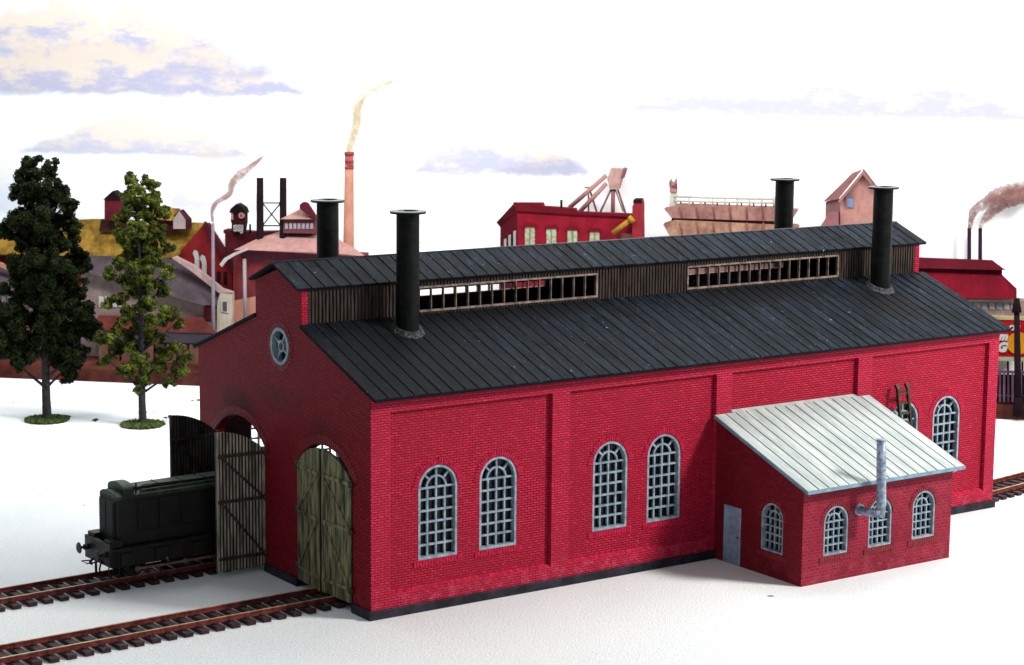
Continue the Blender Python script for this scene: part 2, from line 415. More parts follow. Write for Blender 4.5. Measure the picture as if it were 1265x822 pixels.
# --- door arches and doors
for y0, y1 in DY:
    mb = MB(); c = (y0+y1)/2; h = (y1-y0)/2; f = ZA-ZS; r = (h*h+f*f)/(2*f); zc = ZA-r; a0 = math.acos(h/r)
    n = 38
    for i in range(n):
        a = a0-.06+(PI-2*a0+.12)*(i+.5)/n; da = (PI-2*a0+.12)/n*.36; hi = r+.30*random.uniform(.9, 1.05)
        mb.prism([(c+rr*math.cos(aa), zc+rr*math.sin(aa)) for rr, aa in ((r+.02, a-da), (hi, a-da), (hi, a+da), (r+.02, a+da))], fYZ, -.035, .0)
    mb.build('door_arch', 'voussoir_dark', shed)

def leaf(y0, y1, side, ang, inner_front, mat, zb):
    """side=0: hinged at y0; side=1: hinged at y1. Local frame: hinge at origin, leaf along +Y (mirrored for side 1)."""
    hinge = y0+.03 if side == 0 else y1-.03; sgn = 1 if side == 0 else -1
    w = (y1-y0)/2-.05
    root = empty('door_leaf', (-.02, hinge, 0), ang*sgn, shed)
    top = lambda t: seg_top(hinge+sgn*t, y0, y1)-.09
    n = 15
    mb = MB()
    mb.mi = 0
    poly = [(0, zb), (sgn*w, zb)] + [(sgn*t, top(t)) for t in [w*(1-i/10) for i in range(11)]]
    mb.prism(poly, fYZ, -.02, .02)
    mb.mi = 1
    for i in range(n):
        g_ = .030 if inner_front else .010; t0, t1 = w*i/n+g_, w*(i+1)/n-g_
        q = [(sgn*t0, zb-.002), (sgn*t1, zb-.002), (sgn*t1, top(t1)), (sgn*t0, top(t0))]
        mb.prism(q, fYZ, -.042, -.021); mb.prism(q, fYZ, .021, .042)
    mb.build('planks', ['door_gap', mat], root)
    zt = top(w*.5)
    fx = .065 if mat == 'door_shaded' else -.065
    levels = (zb+.42, zb+(zt-zb)*.52, zt-.62)
    for z in levels:
        mb = MB(); mb.bar((fx, 0, z-.03*0), (fx, sgn*w*.97, z), .045, .10); mb.tube([(fx, 0, z-.12), (fx, 0, z+.12)], .05, 8)
        mb.build('hinge_strap', 'iron' if inner_front else mat, root)
    for za, zb2 in ((levels[0], levels[1]), (levels[1], levels[2])):
        mb = MB(); mb.bar((fx*1.12, sgn*w*.06, za+.05), (fx*1.12, sgn*w*.9, zb2-.05), .03, .075)
        mb.build('brace', 'iron' if inner_front else mat, root)
    # edge frame
    mb = MB()
    for t in (.05, w-.05): mb.bar((0, sgn*t, zb), (0, sgn*t, top(t)-.01), .105, .085)
    mb.build('stile', mat, root)
    for z in levels:     # pintles
        mb = MB(); mb.tube([(-.07, 0, z-.10), (-.07, 0, z+.10)], .055, 8); mb.bar((-.07, 0, z), (-.07, -sgn*.13, z), .05, .12); mb.build('pintle', 'iron', root)
    return root
l1 = leaf(*DY[0], 0, R_(3), False, 'door', .26); l2 = leaf(*DY[0], 1, R_(5), False, 'door', .26)
l3 = leaf(*DY[1], 0, R_(88), True, 'door_in', .17); l4 = leaf(*DY[1], 1, R_(88), True, 'door_shaded', .17)
l3['label'] = 'ribbed grey door leaf swung wide open in front of the gable'
for o in (l1, l2): o['label'] = 'weathered olive plank door leaf standing shut'
l4['label'] = 'dark door leaf swung open behind the locomotive'

# --- main roof slopes
def slope(name, parent, x0, x1, ya, za, yb, zb, th, gap, mats, sub=True, joints=26, notch=None, edge=.009):
    """sheet between eave (ya,za) and top (yb,zb); grooved plates"""
    mb = MB(); d = Vector((0, yb-ya, zb-za)); ln = d.length; d.normalize(); nrm = Vector((0, -d.z, d.y))
    if nrm.z < 0: nrm = -nrm
    def P3(x, s, h): return Vector((x, ya, za)) + d*s + nrm*h
    mb.mi = 1
    mb.hexa([P3(x0, 0, -th), P3(x1, 0, -th), P3(x1, ln, -th), P3(x0, ln, -th), P3(x0, 0, -.03), P3(x1, 0, -.03), P3(x1, ln, -.03), P3(x0, ln, -.03)])
    n = round((x1-x0)/gap)
    mb.mi = 0
    rnd = random.Random(3)
    for i in range(n):
        a, b_ = x0+(x1-x0)*i/n+(edge if i else -.004), x0+(x1-x0)*(i+1)/n-(edge if i < n-1 else -.004)
        cuts = [-.015, ln-.004]
        if sub and rnd.random() < .55: cuts.insert(1, ln*rnd.uniform(.2, .85))
        for s0, s1 in zip(cuts, cuts[1:]):
            h = rnd.uniform(.0, .006)
            mb.hexa([P3(a, s0+.006, -.05), P3(b_, s0+.006, -.05), P3(b_, s1-.006, -.05), P3(a, s1-.006, -.05), P3(a, s0+.006, h), P3(b_, s0+.006, h), P3(b_, s1-.006, h), P3(a, s1-.006, h)])
    # a raised welt beside each groove
    for i in range(1, n):
        x = x0+(x1-x0)*i/n+edge+.016
        mb.hexa([P3(x-.012, 0, .0), P3(x+.012, 0, .0), P3(x+.012, ln-.01, .0), P3(x-.012, ln-.01, .0), P3(x-.010, 0, .022), P3(x+.010, 0, .022), P3(x+.010, ln-.01, .022), P3(x-.010, ln-.01, .022)])
    return mb.build(name, mats, parent)
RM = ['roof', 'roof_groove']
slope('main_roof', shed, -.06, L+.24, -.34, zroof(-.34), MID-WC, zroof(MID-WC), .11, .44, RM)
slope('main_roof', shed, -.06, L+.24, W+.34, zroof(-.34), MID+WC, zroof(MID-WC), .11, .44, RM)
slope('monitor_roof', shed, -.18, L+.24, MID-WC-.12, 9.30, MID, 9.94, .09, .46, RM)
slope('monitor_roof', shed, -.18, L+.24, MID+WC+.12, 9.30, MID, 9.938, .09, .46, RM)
mb = MB(); mb.tube([(-.19, MID, 9.93), (L+.25, MID, 9.93)], .035, 8); mb.build('ridge', 'roof_edge', shed)

# --- monitor side walls with strip windows
SW = [(4.15, 11.12), (15.02, 22.05)]
for sgn in (-1, 1):
    yw = MID+sgn*WC
    fn = lambda a, b_, t, yw=yw, sgn=sgn: (a, yw-sgn*t, b_)
    mb = MB()
    mb.prism([(.23, ZC1-.06), (L-.23, ZC1-.06), (L-.23, ZC2+.0), (.23, ZC2+.0)], fn, .02, .10, [[(a, 8.30), (b_, 8.30), (b_, 9.03 if sgn < 0 else 8.54), (a, 9.03 if sgn < 0 else 8.54)] for a, b_ in SW])
    x = .24
    while x < L-.26:
        inw = any(a-.08 < x < b_+.02 for a, b_ in SW)
        for z0, z1 in (((ZC1-.05, 8.26), (9.07, ZC2)) if inw else ((ZC1-.05, ZC2),)):
            mb.prism([(x, z0), (x+.055, z0), (x+.055, z1), (x, z1)], fn, -.018, .025)
        x += .125
    mb.build('monitor_wall', 'timber', shed)
    for a, b_ in SW:
        mb = MB(); zt_ = 9.07 if sgn < 0 else 8.58; fo = [(a-.03, 8.26), (b_+.03, 8.26), (b_+.03, zt_), (a-.03, zt_)]
        n = 15; cells = []
        for i in range(n):
            c0, c1 = a+.02+(b_-a-.03)*i/n, a+.02+(b_-a-.03)*(i+1)/n-.026
            cells.append([(c0, 8.32), (c1, 8.32), (c1, 9.01 if sgn < 0 else 8.52), (c0, 9.01 if sgn < 0 else 8.52)])
        mb.prism(fo, fn, -.035, .07, cells)
        mb.build('strip_window', 'clere_frame', shed)

# --- smokestacks
def stack(x, y, h):
    zb = zroof(y)-.02; r = .355
    prof = [(r*1.02, -.25), (r, 0.05)]
    bands = [.62*i+.25 for i in range(1, 6)]
    for zz in bands: prof += [(r, zz-.012), (r+.008, zz-.010), (r+.008, zz+.006), (r, zz+.008)]
    prof += [(r, h-.05), (r+.19, h-.04), (r+.20, h+.02), (r-.02, h+.03), (r-.05, h-.4), (.01, h-.4)]
    mb = MB(); mb.lathe((x, y, zb), prof, 72)
    o = mb.build('smokestack', 'stack', shed)
    mb = MB(); mb.lathe((x, y, zb+h), [(r+.19, -.015), (r+.205, .0), (r+.205, .035), (r-.03, .045), (r-.06, -.02)], 32); mb.build('rim', 'flange', o)
    # sloped base collar with bolts
    mb = MB(); sl = .3636 if y < MID else -.3636
    n = 32; rg = []
    for rr, hh in ((.36, .14), (.42, .13), (.47, .05), (.52, .02), (.53, -.03)):
        rg.append([mb.bm.verts.new((x+rr*math.cos(2*PI*k/n), y+rr*math.sin(2*PI*k/n), zroof(y+rr*math.sin(2*PI*k/n))+hh+(.05 if k % 4 == 0 and .4 < rr < .5 else 0))) for k in range(n)])
    for a_, b2_ in zip(rg, rg[1:]):
        for k in range(n): mb.bm.faces.new((a_[k], a_[(k+1) % n], b2_[(k+1) % n], b2_[k]))
    mb.build('collar', 'dust', o)
    return o
YS = 3.2
for x in (3.22, 23.35): stack(x, YS, 3.66)
for x in (3.08, 22.85): stack(x, W-YS, 3.66)

# ------------------------------------------------------------------ annex
AX0, AX1, AD, AH = 13.0, 19.55, 4.17, 2.99
annex = empty('brick_annex', (AX0, -AD, 0))
def A_(o): return o
off = Vector((-AX0, AD, 0))
def rel(fn): return lambda a, b_, t: Vector(fn(a, b_, t)) + off
AW = [(13.90, 14.93), (15.83, 16.84), (17.78, 18.80)]
def aroof(y): return 3.12+(y+4.48)*(4.78-3.12)/4.48
mb = MB(); mb.prism([(AX0+.0, .0), (AX1, .0), (AX1, AH+.05), (AX0, AH+.05)], rel(fXZ), -AD, -AD+.25, [arch_poly(a, b_, .84, 2.40) for a, b_ in AW])
mb.build('front_wall', 'brick_annex', annex)
SWIN = (-3.28, -2.26)
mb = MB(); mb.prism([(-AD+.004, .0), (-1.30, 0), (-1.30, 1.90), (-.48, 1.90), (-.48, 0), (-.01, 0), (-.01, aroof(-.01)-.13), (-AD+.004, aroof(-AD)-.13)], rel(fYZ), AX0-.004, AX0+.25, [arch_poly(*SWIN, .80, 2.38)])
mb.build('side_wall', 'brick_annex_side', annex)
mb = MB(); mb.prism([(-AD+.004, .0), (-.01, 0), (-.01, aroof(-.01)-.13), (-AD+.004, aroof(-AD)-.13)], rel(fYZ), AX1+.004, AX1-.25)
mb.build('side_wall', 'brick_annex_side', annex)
for a, b_ in AW: window(annex, a, b_, .84, 2.40, 4, 0, lambda a, t, z: Vector((a, -AD+t, z))+off, depth=.15, vmat='voussoir_dark')
window(annex, *SWIN, .80, 2.38, 4, 0, lambda a, t, z: Vector((AX0+t, a, z))+off, depth=.15, vmat='voussoir_dark')
ar = slope('roof', annex, 0, 1, 0, 0, 1, 1, .07, 1, ['lead', 'lead_groove']); D.objects.remove(ar)
ar = slope('roof', annex, -.12, AX1-AX0+.21, -.31, 3.12, AD+.0-.02, aroof(-.02), .08, .435, ['lead', 'lead_groove'], sub=False, edge=.013)
mb = MB(); mb.hexa([Vector(p) for p in ((.66, AD-.02, aroof(0)-.08), (6.22, AD-.02, aroof(0)-.08), (6.22, AD+.145, aroof(.14)-.08), (.66, AD+.145, aroof(.14)-.08), (.66, AD-.02, aroof(0)), (6.22, AD-.02, aroof(0)), (6.22, AD+.145, aroof(.14)), (.66, AD+.145, aroof(.14)))])
mb.build('roof_flashing', 'lead', annex)
mb = MB(); mb.box((-.14, -.345, 3.005), (AX1-AX0+.23, -.318, 3.10)); mb.build('fascia', 'lead_edge', annex)
# barge board following the slope on the left side
mb = MB(); mb.bar((-.135, -.32, 3.045), (-.135, AD-.02, aroof(-.02)-.075), .024, .09); mb.build('barge_board', 'lead_edge', annex)
mb = MB(); mb.tube([(AX1-AX0+.12, .1, 2.96), (AX1-AX0+.12, .1, 2.82)], .05, 10); mb.build('rain_spout', 'zinc', annex)
# door
mb = MB(); mb.prism([(-1.30, 0), (-.48, 0), (-.48, 1.90), (-1.30, 1.90)], rel(fYZ), AX0-.03, AX0+.1, [[(-1.22, .0+.06), (-.56, .06), (-.56, 1.82), (-1.22, 1.82)]])
mb.prism([(-1.22, .06), (-.56, .06), (-.56, 1.82), (-1.22, 1.82)], rel(fYZ), AX0+.01, AX0+.08, [[(-1.12, .18), (-.66, .18), (-.66, .82), (-1.12, .82)], [(-1.12, .98), (-.66, .98), (-.66, 1.70), (-1.12, 1.70)]])
mb.prism([(-1.21, .07), (-.57, .07), (-.57, 1.81), (-1.21, 1.81)], rel(fYZ), AX0+.035, AX0+.07)
dr = mb.build('door', 'door_grey', annex, bevel=.008)
mb = MB(); mb.tube([Vector((AX0-.05, -1.14, .92))+off, Vector((AX0+.02, -1.14, .92))+off], .03, 10); mb.build('handle', 'clere_frame', dr)
# stovepipe
sp = [Vector(p)+off for p in ((15.36, -AD+.05, 2.16), (15.36, -4.45, 2.16), (15.40, -4.62, 2.14), (15.55, -4.80, 2.15), (15.64, -4.86, 2.26), (15.655, -4.86, 2.5), (15.60, -4.86, 3.4), (15.56, -4.86, 4.52))]
mb = MB(); mb.tube(sp[:5], .135, 18); mb.tube([sp[3]+Vector((.09, -.04, -.12)), sp[5], sp[6], sp[7]], [.15, .155, .152, .15], 20)
pp = mb.build('stovepipe', 'zinc', annex)
mb = MB(); mb.tube([sp[0]+Vector((0, -.04, 0)), sp[0]+Vector((0, -.12, 0))], .19, 20); mb.build('pipe_collar', 'zinc', pp); mb = MB(); mb.tube([sp[7]-Vector((0, 0, .04)), sp[7]], .165, 20); mb.build('pipe_collar', 'zinc', pp)
tag(annex, 'small lean-to brick annex with pale grey sloping roof against the shed wall', 'annex')

# ------------------------------------------------------------------ ladder
lad = empty('ladder', (21.25, -1.0, 0))
def lp(s, x): return Vector((x, 0, 0)) + Vector((0, .86, 4.86))*s
for x in (-.24, .24):
    mb = MB(); mb.bar(lp(0, x), lp(1, x), .085, .10); mb.bar(lp(1, x)+Vector((0, -.03, 0)), lp(1.02, x)+Vector((-.0, .06, .06)), .13, .10); mb.build('rail', 'ladder', lad)
for i in range(14):
    mb = MB(); mb.bar(lp((i+.6)/14, -.24), lp((i+.6)/14, .24), .07, .07); mb.build('rung', 'ladder', lad)
tag(lad, 'dark green ladder leaning on the brick wall behind the annex roof', 'ladder')

# ------------------------------------------------------------------ tracks
def track(x0, x1, c0, slope_, label, n_gap=.505, g=.55, hw=.985):
    ang = math.atan(slope_); ln = (x1-x0)/math.cos(ang)
    root = empty('railway_track', (x0, c0+slope_*x0, 0), ang)
    for sy in (-1, 1):
        y = sy*g
        mb = MB(); mb.mi = 0
        mb.box((0, y-.075, .14), (ln, y+.075, .165)); mb.box((0, y-.022, .165), (ln, y+.022, .235)); mb.box((0, y-.042, .235), (ln, y+.042, .275))
        mb.mi = 1; mb.box((0, y-.030, .2752), (ln, y+.026, .281))
        rl = mb.build('rail', ['rail', 'railtop'], root)
    n = int(ln/n_gap); rnd = random.Random(5)
    for i in range(n):
        mb = MB(); x = (i+.5)*n_gap
        mb.box((x-.135, -hw, .002), (x+.135, hw, .13))
        for sy in (-1, 1):
            for dy in (-.12, .12): mb.box((x-.06, sy*g+dy-.035, .13), (x+.06, sy*g+dy+.035, .175))
        mb.build('sleeper', 'sleeper', root, bevel=.012)
    tag(root, label, 'railway track', 'model tracks through the shed')
    return root
track(-14, 3.0, 2.53, .035, 'rusty track in the foreground leading to the shut doors')
track(-13, 3.5, 8.02, .05, 'rusty track under the black locomotive')
track(26.6, 40, -2.6, .15, 'short stretch of rusty track emerging beyond the far end of the shed')

# ------------------------------------------------------------------ locomotive
loc = empty('locomotive', (-4.74, 7.80, .28), math.atan(.05))
tag(loc, 'small black green diesel shunting locomotive half inside the open doorway', 'locomotive')
mb = MB()
mb.box((0, -.60, .98), (4.75, .60, 2.50))
hood = mb.build('hood', 'loco', loc, bevel=.05)
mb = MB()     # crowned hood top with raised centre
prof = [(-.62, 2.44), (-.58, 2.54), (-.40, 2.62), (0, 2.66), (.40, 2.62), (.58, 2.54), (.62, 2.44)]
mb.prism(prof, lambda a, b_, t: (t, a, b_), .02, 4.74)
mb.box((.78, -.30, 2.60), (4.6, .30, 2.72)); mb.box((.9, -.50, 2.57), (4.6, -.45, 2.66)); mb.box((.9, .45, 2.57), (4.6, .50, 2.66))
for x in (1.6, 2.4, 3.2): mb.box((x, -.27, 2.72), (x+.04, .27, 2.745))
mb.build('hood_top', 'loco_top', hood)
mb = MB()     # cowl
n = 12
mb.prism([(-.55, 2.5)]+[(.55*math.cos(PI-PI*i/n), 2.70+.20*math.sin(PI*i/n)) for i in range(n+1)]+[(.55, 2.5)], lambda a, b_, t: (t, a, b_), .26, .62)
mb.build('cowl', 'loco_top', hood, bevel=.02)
mb = MB()     # radiator grille
mb.box((-.05, -.50, 1.05), (-.005, .50, 2.38))
for i in range(26): mb.box((-.085, -.46, 1.10+i*.048), (-.05, -.03, 1.126+i*.048)); mb.box((-.085, .03, 1.10+i*.048), (-.05, .46, 1.126+i*.048))
mb.build('radiator_grille', 'loco', hood)
for x0 in (.72, 1.45, 2.2, 3.0, 3.8):
    for sy in (-1, 1):
        mb = MB(); y0 = sy*.60
        mb.box((x0, y0, 1.42), (x0+.62, y0+sy*.02, 2.32))
        mb.box((x0-.03, y0, 1.38), (x0, y0+sy*.045, 2.36)); mb.box((x0+.62, y0, 1.38), (x0+.65, y0+sy*.045, 2.36)); mb.box((x0, y0, 2.33), (x0+.62, y0+sy*.044, 2.36)); mb.box((x0, y0, 1.38), (x0+.62, y0+sy*.044, 1.41))
        for k in range(8): mb.box((x0+.08, y0+sy*.02, 1.5+k*.1), (x0+.54, y0+sy*.035, 1.54+k*.1))
        mb.build('side_panel', 'loco', hood)
mb = MB()
mb.box((4.75, -.82, .95), (6.5, .82, 2.75)); mb.prism([(-.9, 2.75), (-.5, 2.9), (0, 2.95), (.5, 2.9), (.9, 2.75)], lambda a, b_, t: (t, a, b_), 4.65, 6.6)
mb.build('cab', 'loco', loc, bevel=.03)
mb = MB(); mb.box((-.30, -.84, .90), (6.6, .84, .99)); mb.box((-.28, -.74, .38), (6.4, -.60, .90)); mb.box((-.28, .60, .38), (6.4, .74, .90)); mb.box((-.28, -.6, .5), (6.4, .6, .88))
for x in (.0, 1.2, 2.5, 3.7): mb.box((x, -.80, .40), (x+.45, -.745, .82))
mb.build('frame', 'loco_iron', loc, bevel=.015)
mb = MB(); mb.box((-.60, -.86, .45), (-.48, .86, 1.16)); mb.box((-.52, -.75, 1.0), (-.1, -.35, 1.24)); mb.box((-.52, .35, 1.0), (-.1, .80, 1.28)); mb.build('buffer_beam', 'loco_iron', loc, (.2, 0, 0), bevel=.015)
for sy in (-1, 1):
    mb = MB(); y = sy*.62; mb.tube([(-.6, y, .82), (-.78, y, .82)], .09, 14); mb.tube([(-.78, y, .82), (-.98, y, .82)], .045, 12); mb.tube([(-.92, y, .82), (-.94, y, .82), (-.975, y, .82)], [.12, .18, .15], 20)
    mb.build('buffer', 'loco_iron', loc, (.24, 0, 0))
mb = MB(); mb.tube([(-.6, 0, .62), (-.78, 0, .58), (-.86, 0, .50), (-.80, 0, .42)], .045, 8); mb.tube([(-.7, -.16, .5), (-1.05, -.18, .52), (-1.05, .18, .52), (-.7, .16, .5)], .022, 8); mb.tube([(-.66, .02, .5), (-.66, .02, .12)], .04, 8); mb.tube([(-.62, -.3, .6), (-.70, -.3, .3), (-.66, -.28, .18)], .03, 8)
mb.build('coupling', 'loco_iron', loc, (.22, 0, 0))
for k, x in enumerate((.55, 2.2, 3.85)):
    for sy in (-1, 1):
        mb = MB(); y = sy*.55
        mb.tube([(x, y-.05, .40), (x, y+.05, .40)], .38, 28); mb.tube([(x, y-sy*.07, .40), (x, y-sy*.04, .40)], .43, 28); mb.tube([(x, y+sy*.05, .40), (x, y+sy*.14, .40)], .10, 14)
        for a in range(8): mb.bar((x, y+sy*.055, .40), (x+.34*math.cos(a*PI/4), y+sy*.055, .40+.34*math.sin(a*PI/4)), .03, .05)
        mb.build('wheel', 'loco_iron', loc)
for sy in (-1, 1):
    mb = MB(); y = sy*.80; mb.bar((.55, y, .27), (3.85, y, .27), .03, .07)
    for x in (.55, 2.2, 3.85): mb.tube([(x, y-.03, .27), (x, y+.03, .27)], .085, 12)
    mb.tube([(1.55, y, .50), (1.62, y, .34)], .035, 8)
    mb.build('side_rod', 'rod', loc)
mb = MB(); mb.tube([(.80, -.58, 2.5), (.80, -.58, 2.78), (.95, -.58, 2.82), (4.5, -.58, 2.72)], .018, 8); mb.tube([(.7, -.5, 2.6), (.7, -.5, 2.9)], .03, 8); mb.build('handrail', 'loco_iron', loc)
mb = MB(); mb.tube([(3.1, .2, 2.7), (3.1, .2, 2.86)], .03, 8); mb.build('filler_cap', 'loco_iron', hood)
mb = MB()
for k in range(4): mb.box((-.44, -.95, .2+k*.0), (-.10, -.80, .24)) if k == 0 else None
mb.bar((-.44, -.86, .22), (-.44, -.86, .9), .03, .03); mb.bar((-.10, -.86, .22), (-.10, -.86, .9), .03, .03); mb.build('step', 'loco_iron', loc)

# ------------------------------------------------------------------ trees
def foliage(crown_blobs, leaf, per, seed, squash=.85):
    rnd = random.Random(seed); mb = MB()
    for (bx, by, bz, br) in crown_blobs:
        subs = []
        for _ in range(13):
            q = Vector((rnd.gauss(0, 1), rnd.gauss(0, 1), rnd.gauss(0, .8))).normalized()*br*rnd.uniform(.35, .98)
            subs.append((Vector((bx, by, bz))+q, br*rnd.uniform(.32, .52)))
        for sc_, sr_ in subs:
          for _ in range(int(per*sr_*sr_*22)):
            v = Vector((rnd.gauss(0, 1), rnd.gauss(0, 1), rnd.gauss(0, 1))).normalized()*rnd.random()**.4
            c = sc_+Vector((v.x, v.y, v.z*.9))*sr_
            nrm = (v.normalized()*.8 + Vector((rnd.gauss(0, .45), rnd.gauss(0, .45), rnd.gauss(0, .45)))).normalized()
            t = nrm.orthogonal().normalized(); t = Matrix.Rotation(rnd.uniform(0, 6.28), 3, nrm) @ t; s = nrm.cross(t)
            a = leaf*rnd.uniform(.6, 1.3)
            mb.face([c-t*a, c-s*a*.7+t*a*.1, c+t*a, c+s*a*.7+t*a*.1])
        continue
        for _ in range(0):
            while True:
                v = Vector((rnd.uniform(-1, 1), rnd.uniform(-1, 1), rnd.uniform(-1, 1)))
                if .05 < v.length < 1: break
            rr = v.length**.35; v = v.normalized()*rr*br*(1+.25*math.sin(5*v.x+3*v.z+bx*7))
            c = Vector((bx, by, bz)) + Vector((v.x, v.y, v.z*squash))
            nrm = (v.normalized()*.7 + Vector((rnd.gauss(0, .5), rnd.gauss(0, .5), rnd.gauss(0, .5)+.2))).normalized()
            t = nrm.orthogonal().normalized(); t = Matrix.Rotation(rnd.uniform(0, 6.28), 3, nrm) @ t; s = nrm.cross(t)
            a = leaf*rnd.uniform(.6, 1.3)
            mb.face([c-t*a, c-s*a*.6+t*a*.1, c+t*a, c+s*a*.6+t*a*.1])
    return mb
def tree(name, x, y, h, blobs, mat, per, leaf, seed, label, tr=.17, lean=0):
    root = empty(name, (x, y, 0))
    rnd = random.Random(seed+50)
    mb = MB()
    mb.tube([(0, 0, 0), (0.02, 0, .12), (.0, 0, 1.0), (.03, .02, h*.45), (-.02, 0, h*.75), (lean, 0, h*.93)], [tr*1.5, tr*1.1, tr, tr*.75, tr*.45, tr*.15], 10)
    for (bx, by, bz, br) in blobs[::2]:
        z0 = max(1.4, bz-.55*math.hypot(bx, by)-.3)
        mb.tube([(0, 0, z0), (bx*.5, by*.5, (z0+bz)/2+.05), (bx*.9, by*.9, bz)], [tr*.4, tr*.25, tr*.1], 6)
    mb.build('trunk', 'trunk', root)
    foliage(blobs, leaf, per, seed).build('crown', mat, root, normals=False)
    # turf base
    mb = MB(); n = 40
    ring = [(math.cos(2*PI*i/n)*(.88+.1*math.sin(5*i)), math.sin(2*PI*i/n)*(.88+.1*math.cos(3*i))) for i in range(n)]
    mb.prism(ring, lambda a, b_, t: (a, b_, t), .004, .07); mb.build('base', 'soil', root)
    mb = MB()
    for _ in range(1500):
        a = rnd.uniform(0, 6.28); r = .95*rnd.random()**.5; c = Vector((r*math.cos(a), r*math.sin(a), .04+rnd.random()*.13*(1.1-r*.5)))
        s = rnd.uniform(.04, .09); d = Vector((rnd.gauss(0, 1), rnd.gauss(0, 1), rnd.gauss(0, .5))).normalized(); e2 = d.orthogonal().normalized()
        mb.face([c-d*s, c+e2*s*.7, c+d*s, c-e2*s*.7])
    mb.build('turf', 'tuft', root, normals=False)
    tag(root, label, 'tree')
    return root
# clumps are written as (sideways, deep, up, radius) where sideways is along the picture plane
ca, sa = math.cos(yaw), -math.sin(yaw)
def turn(bl, seed):
    rnd = random.Random(seed); out = []
    for (s, z, r) in bl:
        d = rnd.uniform(-.9, .9)*r*1.3
        out.append((s*ca + d*(-sa), s*sa + d*ca, z, r))
    return out
b1 = [(-.25,11.05,.45),(.4,10.9,.42),(-.75,10.5,.5),(.1,10.3,.65),(.95,10.1,.4),(-1.0,9.9,.42),(.6,9.7,.6),(-.4,9.6,.6),(1.35,9.5,.36),(.2,9.0,.7),(-1.2,8.7,.42),(-.6,8.7,.6),(1.0,8.8,.55),(1.5,8.5,.33),
      (-1.6,8.3,.42),(0,8.1,.75),(.9,7.9,.55),(-1.0,7.9,.55),(1.35,7.3,.45),(.4,7.2,.75),(-.6,7.2,.65),(-1.15,6.8,.4),(1.6,6.6,.45),(.9,6.5,.65),(-.2,6.3,.8),(-1.1,6.1,.55),(-1.6,5.8,.35),(1.6,5.8,.5),(.6,5.5,.8),(-.7,5.3,.75),
      (-1.5,5.0,.55),(1.9,5.0,.45),(1.2,4.8,.65),(0,4.5,.85),(-1.1,4.2,.7),(-1.9,4.1,.5),(1.9,4.1,.55),(1.0,3.8,.7),(-.3,3.5,.75),(-1.6,3.3,.6),(-2.1,2.9,.35),(.8,2.9,.6),(1.5,3.0,.5),(-.9,2.9,.6),(1.0,2.3,.45),(-1.3,2.5,.35),(.3,2.7,.5),(1.0,1.95,.3)]
b1 = [(s*.97, z, r*1.1) for s, z, r in b1]
b2 = [(-.35,10.55,.32),(.45,10.4,.34),(-.1,10.1,.42),(.75,9.95,.3),(-.5,9.8,.3),(.2,9.6,.45),(.95,9.35,.3),(1.2,9.2,.22),(-.45,9.3,.36),(.45,9.0,.4),(-.75,8.9,.28),(0,8.6,.5),(.8,8.4,.34),(-.6,8.2,.42),(.3,8.0,.45),(1.1,7.75,.32),
      (-.2,7.5,.5),(.7,7.3,.42),(-.85,7.1,.32),(.1,6.8,.5),(1.2,6.7,.33),(-1.2,6.6,.3),(-.5,6.4,.42),(.5,6.3,.42),(1.0,5.9,.3),(-.1,5.9,.5),(-.9,5.5,.3),(-1.4,5.3,.26),(.4,5.3,.42),(1.3,5.0,.35),(-.5,5.0,.4),(.8,4.7,.4),(1.6,4.4,.28),
      (0,4.4,.45),(-.8,4.2,.42),(-1.5,3.9,.36),(.5,3.8,.42),(1.5,3.4,.36),(-.3,3.5,.45),(-1.1,3.2,.36),(1.0,3.1,.42),(1.9,3.0,.32),(0,2.9,.42),(.7,2.5,.4),(1.6,2.4,.33),(-.6,2.4,.34),(-1.6,2.8,.26),(.1,2.1,.38),(-.1,1.65,.25),(1.2,1.9,.25)]
b2 = [(s*1.0, z, r*1.14) for s, z, r in b2]
tree('pine_tree', 3.5, 33.5, 11.3, turn(b1, 1), 'leaf_dark', 150, .062, 11, 'tall dense dark green model tree at the far left', .19)
tree('deciduous_tree', 6.55, 30.3, 10.7, turn(b2, 2), 'leaf_light', 210, .052, 12, 'slimmer olive green model tree with gaps, nearer the shed', .16)

# ------------------------------------------------------------------ ground
mb = MB(); mb.face([(-600, -600, 0), (900, -600, 0), (900, 900, 0), (-600, 900, 0)])
tag(mb.build('ground', 'ground'), kind='structure')
# ground scatter crumbs
mb = MB(); rnd = random.Random(9)
for cx, cy in ((11.2, 34.5), (1.2, 34.6), (7.9, 33.0), (5.3, 32.5), (4.6, 33.9), (8.3, 31.3)):
    for _ in range(8):
        x, y = cx+rnd.gauss(0, .12), cy+rnd.gauss(0, .12); s = rnd.uniform(.02, .06); mb.box((x-s, y-s, .004), (x+s, y+s, .004+s))
tag(mb.build('turf_crumbs', 'soil'), 'loose brown crumbs scattered on the white ground', 'crumbs', kind='stuff')

